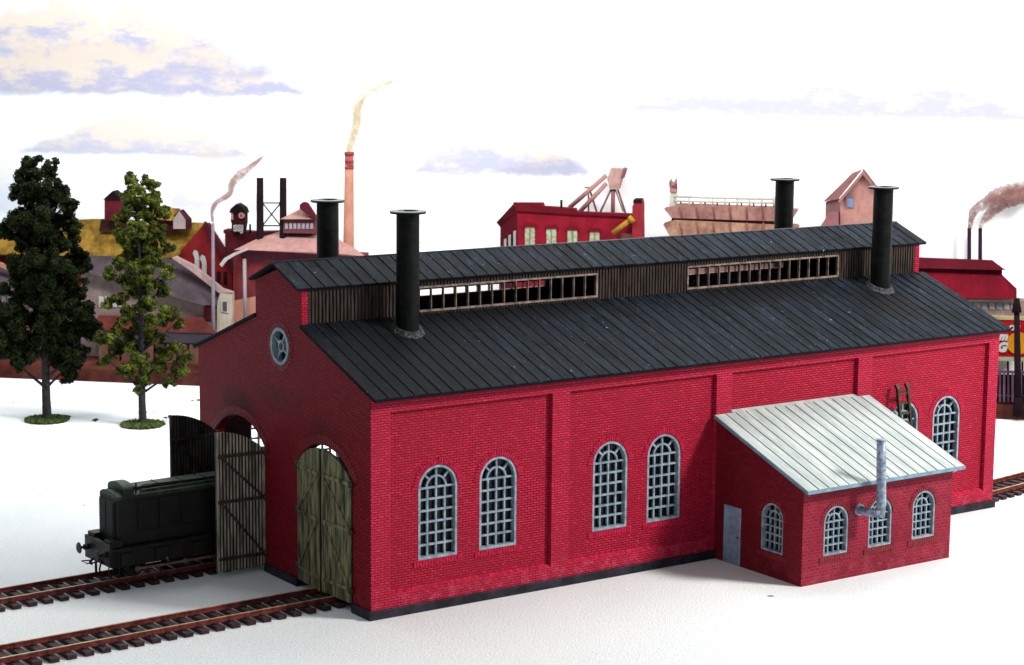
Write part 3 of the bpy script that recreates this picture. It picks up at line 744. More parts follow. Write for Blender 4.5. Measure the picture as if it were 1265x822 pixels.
# ------------------------------------------------------------------ background town in front of the backdrop board
BO = Vector((5.71, 45.01, 0)); BE = Vector((.7085, -.7057, 0)); BN = Vector((.7057, .7085, 0))
BROT = math.atan2(BE.y, BE.x)
def Q(u, v, d):      # photograph point -> (s, z) on the plane d in front of the kerb line of the board
    ray = Fw*FPX + Rt*(u-IW/2) - Up*(v-IH/2)
    t = ((BO - BN*d - CAM).dot(BN))/ray.dot(BN)
    p = CAM + ray*t
    return ((p-BO).dot(BE), p.z)
def print_mat(c, var, scale, c2):
    m, nt, b = new_mat('printed colour', .85, .08)
    tc = N(nt, 'ShaderNodeTexCoord').outputs['Object']
    hi = c2 or tuple(min(1, x*(1+var)) for x in c)
    col = mixc(nt, ramp(nt, noise(nt, tc, scale, 8, .7), .35, .65), tuple(x*(1-var) for x in c), hi)
    f = ramp(nt, noise(nt, scalev(nt, tc, (5, 1, .9)), 1.7, 8, .75), .48, .7)      # painted streaks and weathering
    col = mixc(nt, math_n(nt, 'MULTIPLY', f, .5), col, tuple(x*.45 for x in c))
    f = ramp(nt, noise(nt, tc, 6, 5, .8), .58, .74)
    col = mixc(nt, math_n(nt, 'MULTIPLY', f, .3), col, tuple(min(1, x*1.7+.03) for x in c))
    nt.links.new(col, b.inputs['Base Color']); return m
def flat(c, var=.12, scale=.8, c2=None): 
    dk = lambda q: tuple(x**1.15*.42 for x in q)
    c = dk(c); c2 = dk(c2) if c2 else None
    k = 'print'+str([round(x, 3) for x in c])+str(c2)
    if k not in M: M[k] = print_mat(c, var, scale, c2)
    return k
class Town:
    def __init__(s, name, u, v, d, label, cat, group='painted factory town behind the shed'):
        s0, z0 = Q(u, v, d); s.s0 = s0; s.d = d
        o = BO + BE*s0 - BN*d
        s.root = empty(name, (o.x, o.y, 0), BROT); tag(s.root, label, cat, group)
        s.l = []
    def v3(s, u, v, dd):     # local coords: x along board, y back, z up
        a, z = Q(u, v, s.d+dd); return Vector((a-s.s0, -dd, z))
    def poly(s, name, mat, pts, dd=0, th=.5, parent=None):
        """pts (u,v) or (u,v,dd): front outline, extruded th backwards"""
        mb = MB(); P_ = [s.v3(p[0], p[1], p[2] if len(p) > 2 else dd) for p in pts]
        if all(len(p) == 2 for p in pts):
            mb.prism([(p.x, p.z) for p in P_], lambda a, b_, t: (a, t, b_), -dd, -dd+th)
        else:
            n = len(P_); A = [mb.bm.verts.new(p) for p in P_]; B = [mb.bm.verts.new(p+Vector((0, th, -.0))) for p in P_]
            mb.bm.faces.new(A); mb.bm.faces.new(B[::-1])
            for i in range(n): mb.bm.faces.new((A[i], A[(i+1) % n], B[(i+1) % n], B[i]))
        return mb.build(name, mat, parent or s.root)
    def rod(s, name, mat, a, b_, r, dd=0, parent=None, n=14):
        mb = MB(); r = r if isinstance(r, (list, tuple)) else [r, r]
        mb.tube([s.v3(a[0], a[1], dd), s.v3(b_[0], b_[1], dd)], list(r), n); return mb.build(name, mat, parent or s.root)

DIRT = flat((.16, .035, .03), .5, .6, (.24, .08, .06))
bx0 = -70; 
mb = MB(); mb.box((bx0, 0, 0), (120, 5.8, .62)); mb.hexa([(bx0, .0, .62), (120, .0, .62), (120, 5.8, .62), (bx0, 5.8, .62), (bx0, .5, .85), (120, .5, .85), (120, 5.8, .9), (bx0, 5.8, .9)])
o = mb.build('earth_bank', DIRT); o.location = BO; o.rotation_euler = (0, 0, BROT); tag(o, kind='structure')

BR = flat((.30, .035, .035), .3); BRD = flat((.12, .02, .03), .3); OCH = flat((.40, .25, .05), .5, 1.2); WHT = flat((.75, .72, .68)); GRY = flat((.16, .12, .14), .2); BEI = flat((.42, .33, .30), .2, 1.5)
PNK = flat((.72, .42, .38), .12, 1.2); MAR = flat((.20, .03, .05), .3); SAL = flat((.80, .40, .30), .15); CRM = flat((.78, .66, .55)); DRK = flat((.03, .012, .02), .3)
RDF = flat((.42, .02, .05), .2, 1.0); YGL = flat((.62, .62, .30), .3, 6, (.75, .85, .70)); TAN = flat((.55, .33, .26), .25, 1.2); BWN = flat((.30, .14, .12), .3)

# 1. ochre-roofed mill, back layer
t = Town('brick_mill', 200, 330, -4.0, 'brick mill with ochre roof and arched gable, behind the trees', 'mill')
t.poly('wall', BR, [(-60, 478), (-60, 316), (215, 318), (219, 322), (285, 335), (285, 478)], 0, .8)
t.poly('roof', OCH, [(-70, 313, .35), (-70, 279, -.9), (117, 271, -.9), (252, 276, -.9), (218, 319, .35)], th=.25)
t.poly('gable', flat((.34, .03, .035), .25), [(252, 277), (216, 318), (216, 360), (287, 372), (287, 334)], .12, .9)
t.poly('verge', BRD, [(252, 274), (256, 277), (291, 335), (287, 339), (252, 283)], .3, .25)
for u, v in ((243, 324), (252, 330)):
    w = t.poly('arched_window', WHT, [(u-2.6, v+14), (u-2.6, v-4), (u-5, v-11), (u-3, v-15), (u+1, v-13), (u+3, v-5), (u+3, v+14)], .17, .04)
for u in (270, 278): t.poly('window', DRK, [(u-2, 350), (u-2, 336), (u+2, 336), (u+2, 352)], .17, .04)
mo = t.poly('roof_monitor', BRD, [(180, 283), (180, 266), (212, 270), (221, 260), (231, 272), (231, 284), (212, 286)], .1, .7)
t.poly('monitor_roof', OCH, [(178, 270, .3), (190, 256, -.3), (222, 258, -.3), (213, 273, .3)], th=.12, parent=mo)
t.poly('monitor_gable', flat((.62, .52, .5)), [(214, 283), (214, 272), (221, 261), (229, 272), (229, 283)], .35, .05, parent=mo)
cu = t.poly('cupola', MAR, [(129, 272), (129, 246), (149, 246), (149, 274)], .1, .6)
t.poly('cupola_roof', DRK, [(127, 247), (139, 236), (151, 247)], .16, .75, parent=cu)
t.poly('dark_roof_patch', flat((.12, .05, .04)), [(125, 271), (168, 273), (160, 288), (122, 286)], -.3, .2, parent=cu)

# 2. grey-roofed warehouse with beige wall
t = Town('warehouse', 180, 400, -2.4, 'long warehouse with plum grey roof and beige wall between the slimmer tree and the shed', 'warehouse')
t.poly('wall', BEI, [(100, 478), (100, 333), (112, 330), (252, 374), (270, 378), (270, 484)], 0, 1.2)
t.poly('roof', GRY, [(96, 334, .5), (104, 316, -.6), (196, 319, -.6), (212, 321, -.6), (273, 360, -.2), (268, 377, .3), (250, 377, .5)], th=.2)
t.poly('parapet', flat((.7, .5, .47)), [(212, 319), (216, 317), (240, 329), (274, 357), (287, 361), (287, 364), (270, 362), (236, 335)], .2, .3)
t.poly('end_wall', CRM, [(268, 376), (272, 361), (287, 362), (285, 470), (268, 470)], .2, .6)
w = t.poly('window', WHT, [(273, 385), (273, 371), (282, 371), (282, 387)], .26, .05); t.poly('pane', GRY, [(275, 384), (275, 373), (280, 373), (280, 385)], .29, .03, parent=w)
t.poly('hatch', MAR, [(252, 396), (252, 378), (267, 378), (267, 396)], .06, .06)
for u in (122, 130, 138, 146): 
    t.poly('window', WHT, [(u, 379), (u, 366), (u+6, 367), (u+6, 380)], .05, .05)
lt = t.poly('loading_shed', flat((.30, .24, .24)), [(118, 440), (118, 406), (262, 410), (262, 444)], .9, .9)
t.poly('shed_roof', flat((.24, .06, .05), .3), [(112, 408, 1.3), (122, 390, .3), (250, 393, .3), (266, 412, 1.3)], th=.12, parent=lt)
t.poly('shed_gutter', flat((.12, .10, .13)), [(112, 421), (112, 407), (262, 410), (262, 425)], 1.25, .1, parent=lt)
for i in range(10): t.poly('fence_board', flat((.22, .10, .08), .3) if i % 2 else flat((.30, .16, .12), .3), [(122+i*14, 452), (122+i*14, 425), (133+i*14, 426), (133+i*14, 453)], 1.2, .08, parent=lt)

t = Town('warehouse', 20, 400, -2.4, 'plum grey roofed warehouse at the far left behind the dark tree', 'warehouse')
t.poly('wall', flat((.40, .32, .30)), [(-60, 470), (-60, 345), (0, 352), (88, 372), (88, 472)], 0, 1.2)
t.poly('roof', GRY, [(-66, 356, .5), (-60, 318, -.6), (0, 328, -.6), (92, 366, -.1), (92, 380, .4), (0, 356, .5)], th=.2)
t.poly('verge', SAL, [(-20, 320), (0, 325), (22, 334), (60, 350), (60, 354), (22, 339), (0, 330)], .1, .2)
for u in (2, 9): t.poly('window', WHT, [(u, 382), (u, 366), (u+5, 367), (u+5, 383)], .05, .05)
t.poly('lean_to', flat((.45, .2, .18)), [(-50, 440), (-50, 385), (20, 388), (30, 400), (30, 442)], .8, .8)

for i in range(9):
    t.poly('window', DRK, [(-40+i*13, 428), (-40+i*13, 414), (-36+i*13, 414), (-36+i*13, 428)], .83, .05)
# 3. pipe chimney with smoke
t = Town('pipe_chimney', 263, 342, -2.0, 'thin pale grey pipe chimney trailing brown smoke', 'chimney')
t.rod('pipe', flat((.42, .36, .42)), (264, 470), (263, 276), [.11, .075])
def plume(t, pts, wid, mat, name='smoke', dd=0):
    sp_ = []
    P_ = [t.v3(u, v, dd) for u, v in pts]
    for i in range(len(P_)-1):
        p0 = P_[max(i-1, 0)]; p1 = P_[i]; p2 = P_[i+1]; p3 = P_[min(i+2, len(P_)-1)]
        for k in range(5):
            q = k/5; pt = .5*((2*p1)+(p2-p0)*q+(2*p0-5*p1+4*p2-p3)*q*q+(3*p1-p0-3*p2+p3)*q**3)
            wr = wid[i]*(1-q)+wid[i+1]*q; sp_.append((pt, wr*(1+.10*math.sin(3.1*len(sp_))+.06*math.sin(7.3*len(sp_)))))
    sp_.append((P_[-1], wid[-1]))
    mb = MB(); mb.tube([p for p, _ in sp_], [r for _, r in sp_], 12); return mb.build(name, mat, t.root)
def smoke_mat(name, c, alpha):
    m, nt, b = new_mat(name, 1, 0)
    tc = N(nt, 'ShaderNodeTexCoord').outputs['Object']
    nt.links.new(mixc(nt, ramp(nt, noise(nt, tc, 1.8, 5), .35, .65), tuple(x*.85 for x in c), c), b.inputs['Base Color'])
    b.inputs['Alpha'].default_value = alpha
    lw = N(nt, 'ShaderNodeLayerWeight'); lw.inputs[0].default_value = .35
    a = math_n(nt, 'MULTIPLY', math_n(nt, 'SUBTRACT', 1.0, lw.outputs['Facing']), alpha*1.05, True)
    a = math_n(nt, 'MULTIPLY', a, ramp(nt, noise(nt, tc, 1.6, 8, .8), .30, .62))
    nt.links.new(a, b.inputs['Alpha']); M[name] = m; return name
plume(t, [(263, 275), (262, 263), (267, 251), (283, 240), (287, 227), (297, 216), (309, 207), (328, 191)], [.06, .09, .12, .13, .17, .23, .17, .02], smoke_mat('brown smoke', (.26, .14, .11), .85))

# 4. dark mill with clock turret
t = Town('dark_mill', 300, 300, -4.4, 'dark maroon mill block with clock turret and white roof lettering', 'mill')
t.poly('wall', MAR, [(278, 478), (278, 289), (276, 288), (276, 284), (312, 287), (352, 286), (352, 478)], 0, .8)
tu = t.poly('clock_turret', flat((.10, .02, .03)), [(286, 287), (286, 276), (285, 274), (285, 262), (299, 262), (302, 265), (302, 275), (300, 287)], .2, .55)
t.poly('turret_roof', DRK, [(283, 263), (285, 258), (292, 252), (300, 257), (303, 264)], .28, .7, parent=tu)
cf = MB(); c0 = t.v3(298, 266.5, .3); cf.tube([c0+Vector((0, .14, 0)), c0], [.15, .15], 20); cf.build('clock_face', flat((.8, .45, .45)), tu)
cf = MB(); cf.tube([c0+Vector((0, -.01, 0)), c0+Vector((0, -.02, 0))], [.07, .07], 16); cf.build('clock_centre', flat((.55, .12, .15)), tu)
t.poly('turret_side', flat((.75, .42, .42)), [(285, 271), (285, 263), (288, 263), (288, 272)], .24, .05, parent=tu)
def text(t, s_, u, v, size_px, mat, dd, parent=None, bold=.0, name='lettering', shear=0):
    cu_ = D.curves.new(name, 'FONT'); cu_.body = s_; cu_.align_x = 'CENTER'; cu_.align_y = 'CENTER'; cu_.extrude = .03; cu_.offset = bold; cu_.shear = shear
    k = (t.v3(u, v-10, dd)-t.v3(u, v, dd)).length/10; cu_.size = size_px*k*1.35
    tmp = D.objects.new('tmp', cu_); COL.objects.link(tmp); dg = bpy.context.evaluated_depsgraph_get()
    me = D.meshes.new_from_object(tmp.evaluated_get(dg)); D.objects.remove(tmp)
    me.materials.clear(); me.materials.append(M[mat]); o = D.objects.new(name, me); COL.objects.link(o); o.parent = parent or t.root
    o.rotation_euler = (PI/2, 0, 0); o.location = t.v3(u, v, dd); return o
text(t, 'SSJ', 294.5, 282.5, 8, WHT, .34, bold=.02, name='roof_sign')
t.rod('vent', DRK, (309, 288), (309, 277), .05)

# 5. twin stacks
t = Town('twin_stacks', 335, 290, -3.4, 'pair of tall black stacks tied by cross bracing', 'smokestacks')
for u in (321.5, 350): t.rod('stack', DRK, (u, 440), (u-.3, 220), [.19, .17])
DG = flat((.08, .10, .10))
for a, b_ in (((325, 251), (346, 251)), ((325, 279), (346, 279)), ((325, 252), (346, 278)), ((346, 252), (325, 278))): t.rod('brace', DG, a, b_, .035, n=8)

# 6. pink hip-roofed roundhouse
t = Town('hip_roof_works', 350, 330, -2.6, 'low works building with pink hipped roof and glazed roof lantern', 'works building')
t.poly('wall', flat((.30, .06, .07), .3), [(288, 484), (288, 316), (300, 311), (446, 316), (446, 490)], 0, 1.5)
t.poly('eave_wall', flat((.24, .07, .11), .2), [(300, 322), (302, 309), (446, 313), (446, 330)], .04, .3)
t.poly('roof', PNK, [(289, 309, .5), (303, 309, .55), (418, 313, .55), (450, 317, .5), (434, 306, -.3), (402, 288, -1.3), (389, 285, -1.4), (349, 285, -1.4), (318, 295, -.8)], th=.2)
la = t.poly('roof_lantern', flat((.30, .10, .13)), [(350, 288), (350, 269), (389, 269), (389, 289)], -.6, .7)
for i in range(7): t.poly('lantern_light', flat((.6, .55, .6)), [(352+i*5.2, 283), (352+i*5.2, 276), (355.5+i*5.2, 276), (355.5+i*5.2, 283)], -.57, .05, parent=la)
t.poly('lantern_roof', PNK, [(346, 271, -.4), (391, 271, -.4), (380, 262, -.9), (371, 258, -.9)], th=.15, parent=la)
t.poly('chimney', MAR, [(370, 258), (370, 253), (374, 250), (379, 251), (390, 268), (390, 272), (381, 266)], -.35, .3, parent=la)
t.poly('eave_trim', WHT, [(271, 327), (277, 319), (288, 313), (303, 307), (306, 309), (290, 316), (280, 322), (274, 330)], .6, .15)
t.poly('salmon_front', SAL, [(287, 410), (287, 372), (318, 366), (318, 410)], .1, .3)
t.rod('downpipe', flat((.55, .5, .52)), (303, 400), (302, 320), .09, dd=.3)

# 7. tall pink chimney
t = Town('tall_chimney', 430, 300, -5.2, 'tall tapering pink brick chimney with red bands and cream smoke', 'chimney')
t.rod('shaft', flat((.82, .42, .30), .15), (429.5, 470), (431.5, 189), [.34, .215])
RB = flat((.55, .12, .12))
for v0, v1, r in ((188, 192, .25), (198, 201, .235), (206, 209, .235)): t.rod('band', RB, (431.5, v1), (431.5, v0), [r, r])
t.rod('cap', flat((.62, .2, .18)), (431.5, 209), (431.5, 192), [.225, .22])
plume(t, [(431.5, 188), (436, 170), (441, 152), (442, 133), (452, 117), (472, 105), (498, 97)], [.17, .22, .24, .22, .20, .14, .02], smoke_mat('cream smoke', (.42, .33, .19), .85))

# 8. red factory
t = Town('red_factory', 700, 290, -3.6, 'bright red factory with yellow lit windows and stepped parapet', 'factory')
t.poly('front_wall', RDF, [(639, 400), (639, 263), (636, 252), (668, 252), (669, 256), (709, 259), (710, 263), (785, 266), (785, 400)], 0, 1.0)
t.poly('end_wall', flat((.20, .012, .03), .2), [(640, 400, 0), (640, 263, 0), (636, 250, 0), (613, 275, -1.2), (618, 281, -1.2), (618, 400, -1.2)], th=.3)
t.poly('cornice', flat((.24, .015, .03)), [(634, 253), (634, 250), (669, 251), (670, 255), (710, 258), (711, 262), (786, 265), (786, 268.5), (709, 265.5), (660, 262), (638, 261)], .1, .12)
for (u0_, u1_, v0, v1) in ((648.5, 660.5, 281, 306), (675, 687, 283, 304), (701, 713, 285, 302), (728.5, 740.5, 287, 300)):
    w = t.poly('window', YGL, [(u0_, v1), (u0_, v0), (u1_, v0), (u1_, v1)], .04, .05)
    t.poly('glazing_bar', flat((.45, .30, .2)), [(u0_+5.4, v1), (u0_+5.4, v0), (u0_+6.6, v0), (u0_+6.6, v1)], .07, .04, parent=w)
    t.poly('lintel', flat((.28, .012, .03)), [(u0_-2, v0+1), (u0_-2, v0-2), (u0_+1, v0-4.5), (u1_-1, v0-4.5), (u1_+2, v0-2), (u1_+2, v0+1), (u1_, v0), (u0_, v0)], .08, .06, parent=w)
t.poly('door', BWN, [(767, 300), (767, 288), (781, 289), (781, 300)], .04, .05)
for u, v in ((622.5, 296), (628, 291), (634, 286)): t.poly('side_window', WHT, [(u, 306, -.55+(u-622)*.045), (u, v, -.55+(u-622)*.045), (u+3, v-1, -.42+(u-622)*.045), (u+3, 306, -.42+(u-622)*.045)], th=.1)
pi = t.poly('corner_pier', flat((.45, .05, .07)), [(781, 400), (781, 255), (782.5, 253), (782.5, 248), (793, 248), (794, 252), (794, 400)], .2, .8)
t.poly('pier_cap', DRK, [(781.5, 250.5), (783, 246.5), (792, 246.5), (793.5, 250.5)], .25, .85, parent=pi)
t.rod('yellow_pipe', flat((.62, .36, .05)), (757, 288), (780, 271), .12, dd=.3); t.rod('yellow_pipe', flat((.66, .4, .06)), (778, 272.5), (782, 269.5), .18, dd=.32)
t.rod('vent', DRK, (693.5, 258), (693.5, 247), .06)

# 9. hopper tower
t = Town('hopper_tower', 760, 262, -5.0, 'pink coal hopper on spindly legs with two slanting conveyors', 'hopper')
t.poly('hopper', flat((.75, .48, .43), .2), [(755, 208), (772, 209), (768, 221), (764, 234), (753, 233), (750, 221)], .2, .7)
t.poly('hopper_shade', flat((.40, .18, .17)), [(770, 208), (773, 209.5), (769, 221), (767, 220)], .25, .8)
LG = flat((.42, .2, .2))
for a, b_, r in (((755, 234), (739, 268), .05), ((757.5, 234), (757, 270), .10), ((763, 234), (775, 270), .05), ((760, 234), (770, 262), .03), ((739, 268), (729, 236), .05), ((739, 266), (750, 246), .03), ((727, 262), (727, 240), .04), ((720, 255), (730, 246), .04)):
    t.rod('leg', LG, a, b_, r, n=8)
for a, b_, r in (((749, 217), (703, 257), .11), ((749, 227), (715, 263), .11)): t.rod('conveyor', flat((.62, .36, .33)), a, b_, r, dd=.25)
t.poly('walkway', LG, [(722, 233), (722, 231.5), (731, 231.5), (731, 233)], .1, .3)
t.rod('mast', LG, (757, 420), (757, 262), .1)

# 10. ore bins
t = Town('ore_bins', 900, 270, -3.8, 'two tiered pink timber ore bin with white railing and red sign on top', 'ore bin')
t.poly('upper_bin', flat((.50, .24, .22), .25, 1.0, (.66, .38, .31)), [(829, 269.5), (820, 258), (838, 253), (956, 257), (986, 260), (977, 274), (940, 273)], .3, 1.0)
t.poly('shadow_gap', flat((.28, .10, .14)), [(830, 275), (829, 268), (978, 273), (977, 280)], .1, .8)
t.poly('lower_bin', flat((.55, .27, .20), .3, 1.1, (.75, .45, .32)), [(827, 292), (819, 277), (834, 272), (940, 277), (984, 279), (987, 281), (976, 296), (976, 320), (827, 320)], .3, 1.0)
t.poly('base', flat((.4, .2, .18)), [(828, 440), (828, 318), (975, 318), (975, 440)], 0, .8)
for i in range(7):
    u = 843+i*20; t.rod('rib', flat((.42, .17, .17)), (u, 271), (u-3+i*.6, 256), .035, dd=.33, n=6); t.rod('rib', flat((.45, .2, .15)), (u, 290), (u-3+i*.6, 275), .035, dd=.33, n=6)
RAIL = flat((.88, .84, .76))
t.rod('top_rail', RAIL, (833, 243), (957, 246.5), .06, dd=.1, n=8); t.rod('middle_rail', RAIL, (833, 248.5), (957, 251), .05, dd=.1, n=8)
for i in range(9):
    u = 836+i*15; t.rod('railing_post', RAIL, (u, 256.5), (u, 243), .05, dd=.1, n=8); t.rod('railing_foot', flat((.45, .12, .12)), (u+5, 256), (u+5, 250), .04, dd=.05, n=6)
sg = t.poly('sign', flat((.48, .10, .12), .6, 5, (.85, .5, .5)), [(827, 238), (826.5, 224), (829, 221), (832, 226), (836, 219), (837, 238)], .15, .12)
t.poly('sign_post', RAIL, [(826, 258), (828, 238), (836, 238), (837, 256)], .1, .2)

# 11. gabled tower house
t = Town('gabled_tower', 1050, 250, -3.8, 'tall pink gabled tower house with one small blue window', 'tower')
t.poly('front_wall', flat((.70, .38, .33), .12, 2), [(1038, 420), (1038, 245), (1066, 213), (1081, 231), (1084, 235), (1084, 420)], .3, .4)
t.poly('side_wall', flat((.52, .27, .26), .12, 2), [(1038, 420, .28), (1038, 246, .28), (1020, 250, -1.0), (1020, 420, -1.0)], th=.4)
t.poly('roof', flat((.42, .20, .19), .2), [(1066, 209, .5), (1053, 214, -.9), (1017, 249.5, -.9), (1036, 246, .5)], th=.14)
t.poly('roof', flat((.42, .20, .19), .2), [(1066, 209, .5), (1066, 213, .5), (1084, 237, .5), (1087, 236, .5)], th=1.0)
t.poly('verge', flat((.55, .3, .28)), [(1035, 249), (1066, 211), (1085, 236), (1083, 237), (1066, 216), (1037, 251)], .52, .08)
w = t.poly('window', flat((.35, .42, .68)), [(1046, 256), (1046, 243), (1054, 243), (1054, 257)], .36, .06); t.poly('frame', flat((.4, .25, .3)), [(1045, 258), (1045, 242), (1055, 242), (1055, 244), (1047, 244), (1047, 258)], .40, .04, parent=w)
t.poly('porch', flat((.48, .22, .24)), [(1014, 300), (1014, 280), (1024, 264), (1036, 262), (1036, 300)], .5, .5)

# 12. maroon shed at right, stacks, plume
t = Town('maroon_shed', 1200, 350, -3.4, 'long maroon roofed shed with raised ridge at the right edge', 'shed')
t.poly('wall', flat((.62, .42, .38), .2), [(1120, 430), (1120, 366), (1254, 368), (1258, 372), (1290, 375), (1290, 430)], 0, 1.2)
t.poly('lower_roof', flat((.30, .010, .035), .2), [(1120, 368, .5), (1120, 333, -.6), (1237, 339, -.6), (1256, 357, .2), (1256, 370, .5)], th=.2)
t.poly('ridge_roof', flat((.20, .012, .03), .2), [(1120, 331, -.3), (1120, 318, -.9), (1226, 322, -.9), (1242, 334, -.3)], th=.2)
t.poly('ridge_wall', flat((.14, .012, .025), .2), [(1120, 340), (1120, 330), (1238, 333), (1238, 342)], -.55, .4)
for i in range(8): t.poly('window', flat((.55, .68, .75)) if i % 2 else WHT, [(1186+i*9, 382), (1186+i*9, 374), (1193+i*9, 375), (1193+i*9, 383)], .04, .05)
t.poly('eave_band', flat((.75, .7, .68)), [(1180, 373), (1180, 370), (1256, 371), (1256, 374)], .2, .25)
t = Town('thin_stacks', 1204, 320, -5.3, 'two thin dark stacks joined by one drifting brown smoke plume', 'smokestacks')
for u in (1197.5, 1211): t.rod('stack', flat((.07, .02, .07)), (u-.5, 400), (u, 282), [.10, .09])
bs = smoke_mat('russet smoke', (.20, .10, .09), .95)
plume(t, [(1198, 283), (1200, 270), (1204, 260), (1216, 252), (1230, 243), (1246, 238), (1275, 233), (1300, 228)], [.08, .16, .22, .26, .36, .42, .46, .4], bs)
plume(t, [(1211, 282), (1214, 275), (1222, 265), (1232, 254), (1246, 246), (1275, 240)], [.08, .14, .24, .34, .40, .42], bs, dd=.2)

# 13. billboard, fence, post
t = Town('billboard', 1245, 420, -.6, 'red billboard with white lettering and orange disc beyond the shed', 'billboard', None)
t.poly('panel', flat((.55, .008, .03), .1), [(1200, 441), (1200, 393), (1300, 396), (1300, 444)], 0, .25)
t.poly('top_trim', flat((.55, .52, .28)), [(1200, 394), (1200, 390), (1300, 393), (1300, 397)], .05, .3)
t.poly('bottom_trim', flat((.50, .52, .36)), [(1200, 445), (1200, 440), (1300, 443), (1300, 448)], .05, .3)
text(t, 'ON', 1253.5, 405.5, 6, WHT, .06, bold=.02); text(t, 'm', 1239, 416, 10, WHT, .06, bold=.03, shear=.3); text(t, 'G', 1237.5, 429.5, 11, WHT, .06, bold=.04, shear=.25)
cf = MB(); c0 = t.v3(1258, 424, .0); cf.tube([c0+Vector((0, -.001, 0)), c0+Vector((0, -.08, 0))], .50, 28); cf.build('orange_disc', flat((.80, .36, .02), .15), t.root)
for u in (1208, 1226, 1244, 1262, 1280): t.poly('post', DRK, [(u, 490), (u, 440), (u+2.5, 440), (u+2.5, 490)], -.3, .15)
t = Town('picket_fence', 1245, 470, -.1, 'dark paling fence standing below the red billboard', 'fence', None)
PF = flat((.20, .10, .16), .3)
t.poly('rail', flat((.22, .18, .26)), [(1205, 460), (1205, 457), (1300, 460), (1300, 463)], 0, .08); t.poly('rail', PF, [(1205, 489), (1205, 487), (1300, 490), (1300, 492)], 0, .08)
for i in range(18): t.poly('paling', PF if i % 2 else flat((.30, .2, .26), .3), [(1208+i*5.2, 497), (1208+i*5.2, 459), (1210.6+i*5.2, 459), (1210.6+i*5.2, 497)], .06, .05)
t.poly('dark_backing', DRK, [(1205, 494), (1205, 462), (1300, 465), (1300, 497)], -.2, .1)
t = Town('lamp_post', 1257, 500, .3, 'black post with knobbed top at the right edge', 'post', None)
t.rod('shaft', DRK, (1258, 512), (1256, 378), [.17, .12]); t.rod('head', DRK, (1256, 386), (1256, 369), [.22, .12]); t.rod('base', DRK, (1258, 514), (1258, 490), [.26, .2])

# ------------------------------------------------------------------ backdrop board (the sky sheet) with printed clouds
BD = 5.9
m, nt, b = new_mat('printed sky card', .9, .05)
tc = N(nt, 'ShaderNodeTexCoord').outputs['Object']
sp_ = N(nt, 'ShaderNodeSeparateXYZ'); nt.links.new(tc, sp_.inputs[0])
X, Z = sp_.outputs[0], sp_.outputs[2]
col = mixc(nt, ramp(nt, X, -8, 8), (.58, .66, .69), (.86, .87, .87))
clouds = [ # u0,v_top,u1,v_bottom, strength
 (-120, 8, 320, 78, .95), (-160, 58, 430, 120, .95), (180, 58, 430, 96, .7), (10, 150, 330, 194, .8), (200, 196, 330, 262, .45), (495, 156, 740, 220, .85), (470, 240, 620, 262, .6), (735, 66, 1340, 151, .85), (600, 190, 900, 218, .5), (-60, 196, 90, 262, .45)]
wob = noise(nt, tc, .5, 12, .68); wob2 = noise(nt, scalev(nt, tc, (.55, 1, 1.3)), .9, 12, .74)
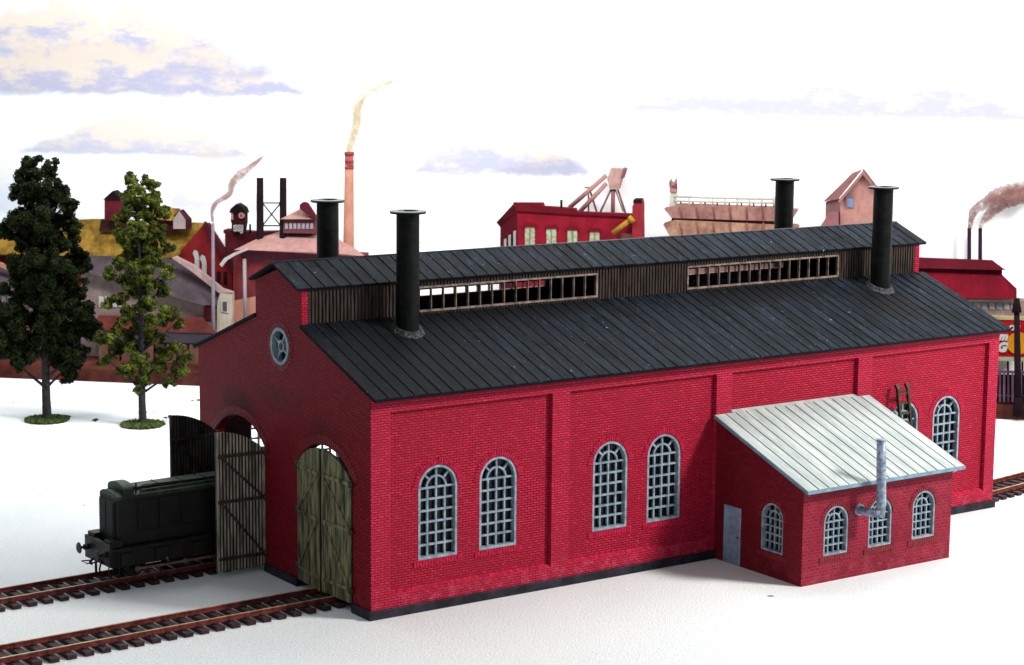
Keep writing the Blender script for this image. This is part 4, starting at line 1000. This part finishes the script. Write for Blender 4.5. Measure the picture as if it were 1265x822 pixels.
for (u_0, vt, u_1, vb, st) in clouds:
    s0_, zt = Q(u_0, vt, -BD); s1_, zb_ = Q(u_1, vb, -BD); _, zt = Q((u_0+u_1)/2, vt, -BD); _, zb_ = Q((u_0+u_1)/2, vb, -BD)
    cx = (s0_+s1_)/2; hw_ = (s1_-s0_)/2; hgt = zt-zb_
    dx = math_n(nt, 'DIVIDE', math_n(nt, 'SUBTRACT', X, cx), hw_)
    hz = math_n(nt, 'DIVIDE', math_n(nt, 'SUBTRACT', Z, zb_), hgt)        # 0 at base, 1 at top
    dx2 = math_n(nt, 'MULTIPLY', dx, dx)
    upper = math_n(nt, 'SUBTRACT', math_n(nt, 'MULTIPLY', math_n(nt, 'SUBTRACT', 1.0, dx2), math_n(nt, 'ADD', .35, math_n(nt, 'MULTIPLY', wob, 1.8))), hz)
    mask = ramp(nt, upper, -.05, .32)
    base = ramp(nt, math_n(nt, 'ADD', hz, math_n(nt, 'MULTIPLY', math_n(nt, 'SUBTRACT', wob2, .5), .6)), -.10, .14)
    mask = math_n(nt, 'MULTIPLY', math_n(nt, 'MULTIPLY', mask, base), ramp(nt, dx2, 1.0, .75))
    shade = ramp(nt, math_n(nt, 'ADD', hz, math_n(nt, 'MULTIPLY', math_n(nt, 'SUBTRACT', wob2, .5), 3.0)), .74, .10)
    cc = mixc(nt, shade, (.46, .40, .345), (.27, .275, .375))
    col = mixc(nt, math_n(nt, 'MULTIPLY', mask, st), col, cc)
nt.links.new(col, b.inputs['Base Color'])
M['sky'] = m
mb = MB(); mb.box((-110, BD, 0), (150, BD+.3, 46))
o = mb.build('sky', 'sky'); o.location = BO; o.rotation_euler = (0, 0, BROT); tag(o, kind='structure')

# ------------------------------------------------------------------ lights
def area(name, loc, tgt, size, power, color=(1, 1, 1), size_y=None):
    l = D.lights.new(name, 'AREA'); l.shape = 'RECTANGLE'; l.size = size; l.size_y = size_y or size; l.energy = power; l.color = color
    o = D.objects.new(name, l); COL.objects.link(o); o.location = loc
    o.rotation_euler = (Vector(tgt)-Vector(loc)).to_track_quat('-Z', 'Y').to_euler(); return o
area('key_lamp', (43, -40, 42), (12, 3, 2), 11, 55000, (1.0, .975, .93))
bc = BO + BE*20
area('added_backdrop_fill', (bc.x-BN.x*16, bc.y-BN.y*16, 34), (bc.x+BN.x*5, bc.y+BN.y*5, 13), 60, 30000, (.97, .985, 1.0), 6)  # added light without a visible source, whitens the backdrop board
S.world = D.worlds.new('World'); S.world.use_nodes = True
bg = S.world.node_tree.nodes['Background']; bg.inputs[0].default_value = (.88, .94, 1.0, 1); bg.inputs[1].default_value = .38

# ------------------------------------------------------------------ camera
cd = D.cameras.new('camera'); co = D.objects.new('camera', cd); COL.objects.link(co)
co.matrix_world = Matrix(((Rt.x, Up.x, -Fw.x, CAM.x), (Rt.y, Up.y, -Fw.y, CAM.y), (Rt.z, Up.z, -Fw.z, CAM.z), (0, 0, 0, 1)))
cd.sensor_width = 36; cd.lens = 36*FPX/IW; cd.clip_start = .5; cd.clip_end = 3000
cd.dof.use_dof = True; cd.dof.focus_distance = 62; cd.dof.aperture_fstop = 1.0
S.camera = co
S.view_settings.view_transform = 'Standard'; S.view_settings.look = 'None'; S.view_settings.exposure = 0; S.view_settings.gamma = 1
S.render.engine = 'CYCLES'
